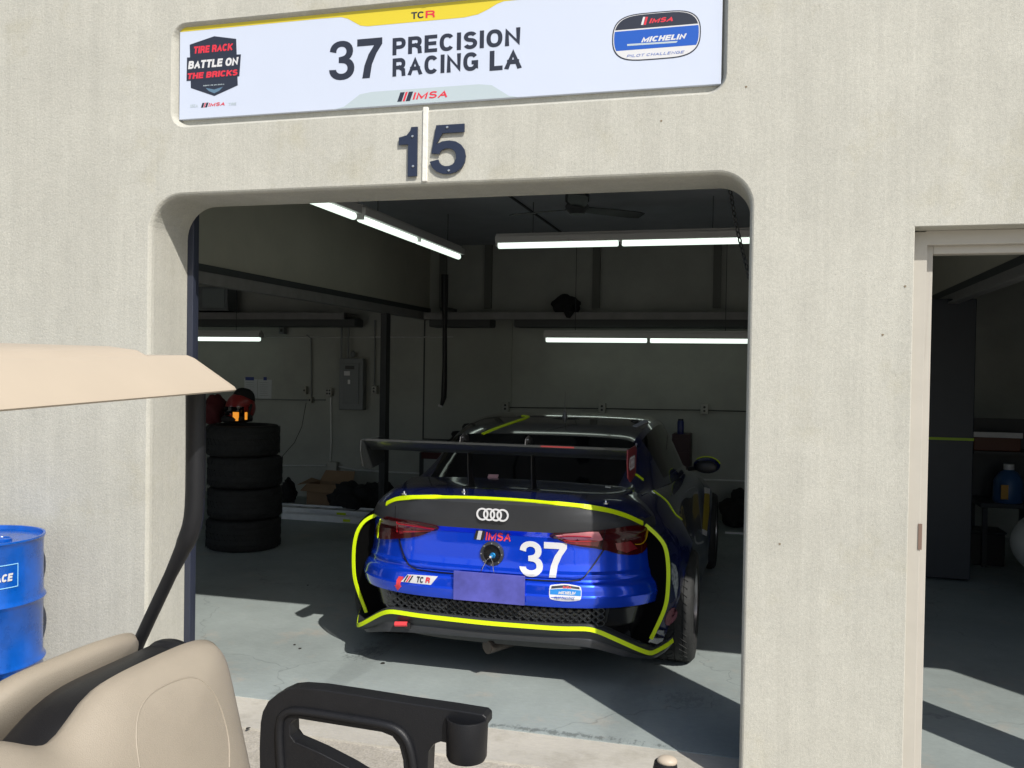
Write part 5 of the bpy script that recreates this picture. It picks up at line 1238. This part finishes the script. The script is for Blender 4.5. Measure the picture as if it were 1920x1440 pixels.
# flank decals
patch('flank_lettering', [(1259, 1055), (1266, 1060), (1270, 1075), (1271, 1095), (1267, 1123), (1264, 1105), (1259, 1085)], mat('worn white vinyl', (0.22, 0.25, 0.27), 0.6, var=0.9, vscale=45), car, 0.003, 4.0, fy=1.3)
patch('flank_badge', [(1262, 1138), (1271, 1145), (1268, 1160), (1257, 1172), (1247, 1172), (1247, 1158), (1253, 1146)], mat('worn pink vinyl', (0.16, 0.05, 0.07), 0.6, var=0.4, vscale=60), car, 0.003, 4.0, fy=1.3, sm=1)
dp = patch('door_number_panel', [(1322, 918), (1330, 920), (1329, 960), (1324, 1003), (1317, 998), (1319, 955)], mat('ochre panel', (0.32, 0.24, 0.02), 0.5), car, 0.004, 4.0, fy=2.9)
patch('door_panel_edge', [(1321, 914), (1330, 917), (1330, 927), (1321, 925)], M_WHITE, dp, 0.005, 4.0, fy=2.9)
patch('door_panel_edge', [(1317, 992), (1325, 996), (1324, 1005), (1317, 1001)], M_WHITE, dp, 0.005, 4.0, fy=2.9)
# mirrors
for sg in (1, -1):
    mx_ = XC+sg*1.005; my_ = 3.45; mz = 1.0
    mr = link('door_mirror', B().ell((mx_, my_, mz), 0.105, 0.09, 0.068, 24, 14, lambda d: 1+0.12*d.z), M_PAINTD, car, smooth=True, angle=180)
    link('mirror_glass', B().ell((mx_, my_-0.075, mz), 0.085, 0.022, 0.05, 20, 10), mat('mirror housing back', (0.01, 0.01, 0.012), 0.5), mr, smooth=True)
    link('mirror_arm', B().tube([(XC+sg*0.86, my_+0.02, 0.97), (mx_-sg*0.06, my_, mz-0.02)], 0.018, 8), M_BLACK, mr, smooth=True)
    tp = [Vector((mx_+0.107*math.cos(a_)*1.0, my_-0.02, mz+0.069*math.sin(a_)*1.08)) for a_ in [R(18+k*10) for k in range(13)]]
    if sg < 0: tp = [Vector((2*mx_-p.x, p.y, p.z)) for p in tp]
    link('mirror_line', B().tube(tp, 0.005, 6), M_NEON, mr)
# wheels
whs = None
for (sx, ay, sg) in ((1, AX[0], 1), (1, AX[1], 1), (-1, AX[0], -1), (-1, AX[1], -1)):
    if whs is None:
        ww = bpy.data.objects.new('wheel', None); C.objects.link(ww); ww.parent = car; ww.location = (0, 0, 0)
        # built about its own centre: outer face towards +x
        o = ww; base = Vector(car.location)
        tg = tyre_mesh(B(), 0.333, 0.265, 0.235, 'x', base)
        for s_ in range(46):
            a_ = 2*math.pi*s_/46
            for hh, d_ in ((-0.075, 1), (0.0, -1), (0.075, 1)):
                tg.tube([base+Vector((hh-0.022, 0.334*math.cos(a_-0.05*d_), 0.334*math.sin(a_-0.05*d_))), base+Vector((hh+0.022, 0.334*math.cos(a_+0.05*d_), 0.334*math.sin(a_+0.05*d_)))], 0.0025, 4)
        link('tyre', tg, M_RUBBER, ww, smooth=True, angle=50)
        rm = B().lathe(base, [(0.236, 0.118), (0.222, 0.122), (0.215, 0.10), (0.205, 0.0), (0.205, -0.1), (0.236, -0.118)], 'x', 48)
        rm.lathe(base, [(0, 0.075), (0.035, 0.078), (0.055, 0.070), (0.06, 0.03), (0.06, -0.05)], 'x', 30)
        for s_ in range(10):
            a_ = 2*math.pi*s_/10; d1 = Vector((0, math.cos(a_), math.sin(a_))); t1 = Vector((0, -math.sin(a_), math.cos(a_))); X1 = Vector((1, 0, 0))
            ro = []
            for (r_, hx1, wt_) in ((0.05, 0.068, 0.016), (0.14, 0.092, 0.011), (0.215, 0.108, 0.014)):
                c_ = base+d1*r_+X1*hx1; ro.append([c_-t1*wt_-X1*0.03, c_-t1*wt_, c_+t1*wt_, c_+t1*wt_-X1*0.03])
            rm.grid(ro, True)
        link('rim', rm, M_RIM, ww, smooth=True, angle=30)
        link('brake_disc', B().lathe(base, [(0.07, 0.01), (0.18, 0.01), (0.18, -0.02), (0.07, -0.02)], 'x', 40), M_GALV, ww)
        whs = ww; wv = ww
    else:
        wv = copy_tree(whs, car)
    wv.location = (sx*0.922, ay-3.0, 0.333)
    wv.rotation_euler = (0.4*ay, 0, 0 if sg > 0 else math.pi)

# ================================================================ BLUE DRUM
dr = thing('steel_drum', (-3.615, -0.36, 0), 'glossy blue steel drum with white lettering standing against the facade at the left edge', 'drum')
dx, dy, RD = -3.615, -0.36, 0.292
dprof = [(0, 0.01), (RD-0.01, 0.01), (RD+0.004, 0.0), (RD+0.004, 0.018), (RD-0.003, 0.03)]
def bead(z): return [(RD-0.003, z-0.022), (RD+0.004, z-0.012), (RD+0.011, z), (RD+0.004, z+0.012), (RD-0.003, z+0.022)]
zt_d = 0.898
dprof += bead(0.30)+bead(0.60)+[(RD-0.003, zt_d-0.03), (RD, zt_d-0.012), (RD+0.006, zt_d-0.004), (RD+0.004, zt_d+0.004), (RD-0.006, zt_d+0.003), (RD-0.010, zt_d-0.016), (0, zt_d-0.018)]
body = link('drum_body', B().lathe((dx, dy, 0), dprof, 'z', 72), M_DRUM, dr, smooth=True, angle=40)
link('bung_cap', B().lathe((dx+0.13, dy+0.02, zt_d-0.018), [(0.045, 0), (0.045, 0.012), (0.038, 0.016), (0.036, 0.012), (0.012, 0.012), (0.0, 0.02)], 'z', 28), M_DRUM, dr, smooth=True)
link('lid_label', B().prism([(dx-0.02, dy-0.10, zt_d-0.0175), (dx+0.005, dy-0.14, zt_d-0.0175), (dx-0.10, dy-0.18, zt_d-0.0175), (dx-0.16, dy-0.05, zt_d-0.0175), (dx-0.08, dy+0.02, zt_d-0.0175)], 0.001, (0, 0, 1)), M_WHITE, dr)
def cyl(q, rr=RD-0.0015):      # wrap: q.x = arc length from the camera-facing azimuth
    a = q.x/RD + R(-36); return Vector((dx+rr*math.cos(a), dy+rr*math.sin(a), q.z))
M_LB = mat('pale blue print', (0.28, 0.62, 0.9), 0.4)
def wrapprint(name, pts, m, lift=0.0006):
    b = B(); hi = [cyl(Vector((x, 0, z)), RD-0.003+0.0022+lift) for x, z in pts]; b.add(hi, [tuple(range(len(hi)))]); return link(name, b, m, dr)
def bar(x0, x1, z0, z1, m, lift=0.0006):
    n = max(1, int(abs(x1-x0)/0.015)); b = B(); rows = [[cyl(Vector((x0+(x1-x0)*i/n, 0, z0)), RD-0.0008+lift), cyl(Vector((x0+(x1-x0)*i/n, 0, z1)), RD-0.0008+lift)] for i in range(n+1)]
    return link('printed_frame', b.grid(rows), m, dr)
fz0, fz1, fx1 = 0.690, 0.800, 0.140
bar(-0.25, fx1, fz0, fz0+0.004, M_LB); bar(-0.25, fx1, fz1-0.004, fz1, M_LB); bar(fx1-0.004, fx1, fz0, fz1, M_LB)
def wraptext(s, x0, z0, w_, h_, m, shear=0.15, wt=0.26, name='printed_word'):
    V, F, wd = lettering(s, wt, 0.06, 1.0, shear); k = w_/(wd+shear); b = B()
    b.add([cyl(Vector((x0+x*k, 0, z0+y*h_)), RD-0.0008+0.0008+0.0001*l) for x, y, l in V], F); return link(name, b, m, dr)
wraptext('RACE', 0.006, 0.722, 0.108, 0.036, M_WHITE); wraptext('FUEL', -0.10, 0.722, 0.095, 0.036, M_WHITE) if False else None
wraptext('COM', 0.0, 0.640, 0.05, 0.010, M_LB, 0, 0.24)

# ================================================================ GOLF CART
gc = thing('golf_cart', (-1.7, -2.2, 0), 'beige golf cart in the foreground with rear-facing seat and black cup-holder armrest', 'golf cart')
YF = -1.60                                   # far side of the cart
# roof
def rr_ring(ins, z, r=0.035):
    x0, x1, y0, y1 = -3.45+ins, -1.415-ins, -2.95+ins, YF-ins
    return [Vector((x, y, z-(0.0))) for x, y in rrect(x0, x1, y0, y1, max(0.02, r-ins*0.2), 6)]
def tilt(L_): return [Vector((p.x, p.y, p.z+(p.y-YF)*0.030)) for p in L_]
rows = [tilt(rr_ring(0.03, 1.69)), tilt(rr_ring(0.004, 1.668)), tilt(rr_ring(0, 1.672)), tilt(rr_ring(0.004, 1.680)), tilt(rr_ring(0.085, 1.760)), tilt(rr_ring(0.098, 1.768)), tilt(rr_ring(0.112, 1.767)), tilt(rr_ring(0.17, 1.765)), tilt(rr_ring(0.19, 1.782)), tilt(rr_ring(0.24, 1.792)), tilt(rr_ring(0.45, 1.80))]
b = B().grid(rows, True); n = len(rows[0]); b.add(rows[-1], [tuple(range(n))]); b.add(rows[0], [tuple(range(n))])
link('roof', b, M_ROOFB, gc, smooth=True, angle=28)
# seat cushion generator: block in the YZ plane with thickness along x
def cushion(name, xb, xt, y0, y1, z0, ztop, thick, sgn, m, puff=0.03, dip=0.0, rc=0.10):
    # front surface leans from xb (bottom) to xt (top); sgn = facing direction
    NU, NV = 44, 30; front = []; back = []
    def edge(u, v):
        a = min(u, 1-u)*2; c = min(v, 1-v)*2; return a, c
    rowsF, rowsB = [], []
    for j in range(NV+1):
        rf, rb_ = [], []
        for i in range(NU+1):
            # superellipse disc mapping for rounded outline
            su, sv = 2*i/NU-1, 2*j/NV-1
            su2 = math.copysign(abs(su)**0.8, su); sv2 = math.copysign(abs(sv)**0.8, sv)
            rx, ry = (y1-y0)/2, (ztop-z0)/2
            cu = rc/rx; cv = rc/ry
            # square with rounded corners
            px, py = su2, sv2; m_ = max(abs(px), abs(py))
            if m_ > 1e-6:
                ang = math.atan2(py*ry, px*rx); c_, s_ = abs(math.cos(ang)), abs(math.sin(ang))
                e = 7.0; rad = (( (c_/rx)**e + (s_/ry)**e )**(-1/e)); sq = min(rx/c_ if c_ > 1e-6 else 1e9, ry/s_ if s_ > 1e-6 else 1e9); f = rad/sq
            else: f = 1
            f = 1+(f-1)*m_
            Y_ = (y0+y1)/2+rx*px*f; Zl = ry*py*f
            Z_ = (z0+ztop)/2+Zl
            if dip and py > 0: Z_ -= dip*py*math.exp(-((Y_-(-2.25))/0.115)**2)
            t = (Z_-z0)/(ztop-z0); X_ = xb+(xt-xb)*t
            ee = max(0, 1-m_**5); k = ee**0.5
            rf.append(Vector((X_+sgn*(thick*0.5*k+puff*ee*(1-m_*m_*0.6)), Y_, Z_))); rb_.append(Vector((X_-sgn*thick*0.5*k, Y_, Z_)))
        rowsF.append(rf); rowsB.append(rb_)
    return link(name, B().grid(rowsF).add(B().grid(rowsB).v, B().grid(rowsB).f), m, gc, smooth=True, angle=180)
rc_ = cushion('rear_seat_back', -1.35, -1.485, -2.66, -1.600, 0.47, 0.990, 0.11, 1, M_VINYL, 0.03, 0.075)
cushion('front_seat_back', -1.93, -1.72, -2.66, -1.60, 0.50, 0.985, 0.12, -1, M_VINYL, 0.03, 0.05)
cushion('rear_seat_base', -1.10, -1.10, -2.62, -1.62, 0.36, 0.46, 0.5, 1, M_VINYL, 0.0)
cushion('front_seat_base', -2.15, -2.15, -2.62, -1.62, 0.40, 0.50, 0.5, 1, M_VINYL, 0.0)
# stitched seams on the cushion
seat_b = rc_.data; sb_v = [v.co + gc.location for v in seat_b.vertices]; sbvh = BVHTree.FromPolygons([tuple(v) for v in sb_v], [tuple(p.vertices) for p in seat_b.polygons])
def shit(u, v):
    d = ray(u, v); h = sbvh.ray_cast(CAM, d)
    if h[0] is None: return None
    n_ = h[1] if h[1].dot(d) < 0 else -h[1]; return h[0], n_
for pts in ([(262, 1439), (255, 1395), (256, 1345), (272, 1310), (300, 1288), (345, 1270), (368, 1270), (385, 1280), (402, 1300), (415, 1330), (425, 1365), (430, 1395), (430, 1439)],):
    q = [shit(u, v) for u, v in dens(smooth_pts(pts), 5)]; q = [k for k in q if k]
    if len(q) > 3: link('seam_piping', B().tube([p for p, n_ in q], 0.0022, 6), M_VINYL, rc_, smooth=True)
# black moulded shell between the two seat backs
rows = []
ys_l = [YF-0.055-0.98*i/40 for i in range(41)]
def ridge(y): return 0.945-0.09*math.exp(-((y+2.27)/0.14)**2)-0.10*max(0, (y-(YF-0.06))/0.08)**2
for y in ys_l:
    zt_ = ridge(y); rows.append([Vector((-1.50, y, 0.40)), Vector((-1.525, y, zt_-0.03)), Vector((-1.530, y, zt_-0.008)), Vector((-1.545, y, zt_)), Vector((-1.60, y, zt_+0.004)), Vector((-1.645, y, zt_+0.0)), Vector((-1.66, y, zt_-0.012)), Vector((-1.68, y, zt_-0.05)), Vector((-1.75, y, 0.40))])
b = B().grid(rows); b.add(rows[0], [tuple(range(9))]); b.add(rows[-1], [tuple(range(9))])
link('seat_shell', b, M_BPL, gc, smooth=True, angle=40)
sc2 = PY(290, 1205, YF+0.01)
link('shell_cap', B().ell((-1.60, YF-0.06, 0.925), 0.065, 0.045, 0.035, 24, 12), M_BPL, gc, smooth=True, angle=180)
# strut
ST_ = [PY(250, 1232, YF), PY(262, 1200, YF), PY(340, 1035, YF), PY(352, 1010, YF), PY(362, 980, YF), PY(366, 940, YF), PY(367, 850, YF), PY(367, 735, YF)]
def sm3d(Q, it=2):
    for _ in range(it):
        o = [Q[0]]
        for a_, c_ in zip(Q, Q[1:]): o += [a_.lerp(c_, .25), a_.lerp(c_, .75)]
        Q = o+[Q[-1]]
    return Q
SS = sm3d(ST_, 1); link('roof_strut', B().tube(SS, 0.018, 14, True, [0.0185 if p.z < 1.18 else 0.0185+0.0095*min(1, (p.z-1.18)/0.05) for p in SS]), M_BPL, gc, smooth=True, angle=60)
SN = [Vector((p.x, -2.9, p.z)) for p in SS]; link('roof_strut', B().tube(SN, 0.018, 14), M_BPL, gc, smooth=True)
for y_ in (YF, -2.9): link('front_strut', B().tube([(-3.0, y_, 0.75), (-2.75, y_, 1.2), (-2.6, y_, 1.69)], 0.018, 12), M_BPL, gc, smooth=True)
# armrest with cup holder
def armpoly(pts): return [PY(u, v, YF-0.03) for u, v in pts]
OUT = [(487, 1475), (486, 1400), (488, 1355), (492, 1335), (502, 1316), (520, 1301), (540, 1292), (560, 1290), (600, 1293), (680, 1305), (760, 1318), (850, 1331), (905, 1340), (912, 1346), (912, 1362), (885, 1372), (852, 1374), (849, 1392), (840, 1394), (826, 1391), (812, 1396), (803, 1410), (800, 1475)]
HOLE = [(543, 1358), (549, 1350), (560, 1348), (640, 1361), (715, 1373), (735, 1381), (748, 1398), (755, 1425), (758, 1462), (690, 1462), (654, 1440), (600, 1412), (552, 1391), (544, 1380)]
o_ = armpoly(OUT); h_ = armpoly(HOLE); b = B(); th_ = 0.055
tr = tessellate_polygon([o_, h_]); vs_ = o_+h_; n1, n2 = len(o_), len(h_); dv = Vector((0, th_, 0))
fs = [tuple(t) for t in tr]+[tuple(i+n1+n2 for i in reversed(t)) for t in tr]
fs += [(i, (i+1) % n1, (i+1) % n1+n1+n2, i+n1+n2) for i in range(n1)]+[(n1+i, n1+(i+1) % n2, n1+(i+1) % n2+n1+n2, n1+i+n1+n2) for i in range(n2)]
b.add(vs_+[p+dv for p in vs_], fs)
arm = link('armrest', b, M_BPL, gc, bevel=0.010, seg=3)
# raised inner rib following the hole
rib = [PY(u, v, YF-0.032) for u, v in [(530, 1475), (524, 1400), (524, 1352), (532, 1338), (552, 1331), (640, 1345), (722, 1358), (750, 1370), (766, 1392), (774, 1425), (778, 1475)]]
link('armrest_rib', B().tube(sm3d(rib), 0.012, 10), M_BPL, arm, smooth=True, angle=60)
# lower brace
link('armrest_brace', B().box(PY(560, 1440, YF).x, PY(700, 1440, YF).x, YF-0.02, YF+0.01, 0.45, PY(600, 1470, YF).z), M_BPL, arm, bevel=0.006)
br = [PY(560, 1395, YF-0.012), PY(580, 1420, YF-0.012), PY(588, 1470, YF-0.012)]
cc = PY(880, 1355, YF+0.0)
cup = [(0.0, -0.105), (0.049, -0.105), (0.0535, -0.095), (0.056, 0.0), (0.055, 0.004), (0.051, 0.004), (0.050, 0.0), (0.047, -0.09), (0.0, -0.09)]
link('cup_holder', B().lathe((cc.x, YF-0.02, cc.z+0.018), cup, 'z', 44), M_BPL, gc, smooth=True, angle=40)
link('seat_side_panel', B().box(-2.6, -0.75, YF-0.05, YF-0.02, 0.25, 0.42), M_BPL, gc, bevel=0.01)
# body, footrest, wheels (below and left of the picture)
link('cart_body', B().box(-3.3, -0.95, -2.75, -1.75, 0.20, 0.35), M_ROOFB, gc, bevel=0.03)
link('footrest', B().box(-0.72, -0.30, -2.55, -1.75, 0.22, 0.25), M_BPL, gc, bevel=0.008)
hp = PY(1248, 1428, -1.75)
link('grab_handle', B().tube([Vector((hp.x-0.12, -1.78, 0.24)), Vector((hp.x-0.05, -1.78, 0.45)), Vector((hp.x-0.005, -1.77, hp.z-0.10)), hp+Vector((0, 0, -0.02)), hp], 0.022, 14, True, [0.02, 0.02, 0.024, 0.030, 0.026]), M_BPL, gc, smooth=True, angle=60)
link('handle_cap', B().ell(hp+Vector((0.004, -0.004, 0.004)), 0.024, 0.02, 0.012), M_ROOFB, gc, smooth=True)
for (x, y) in ((-1.2, -2.6), (-1.2, -1.85), (-2.95, -2.6), (-2.95, -1.85)):
    wo = bpy.data.objects.new('wheel', None); C.objects.link(wo); wo.parent = gc; wo.location = Vector((x, y, 0.22))-gc.location
    g = B(); tyre_mesh(g, 0.22, 0.2, 0.12, 'y', (x, y, 0.22)); link('tyre', g, M_RUBBER, wo, smooth=True, angle=50)
    link('hub', B().lathe((x, y, 0.22), [(0, 0.06), (0.06, 0.06), (0.12, 0.08), (0.12, -0.08), (0.06, -0.06), (0, -0.06)], 'y', 24), M_GALV, wo, smooth=True)
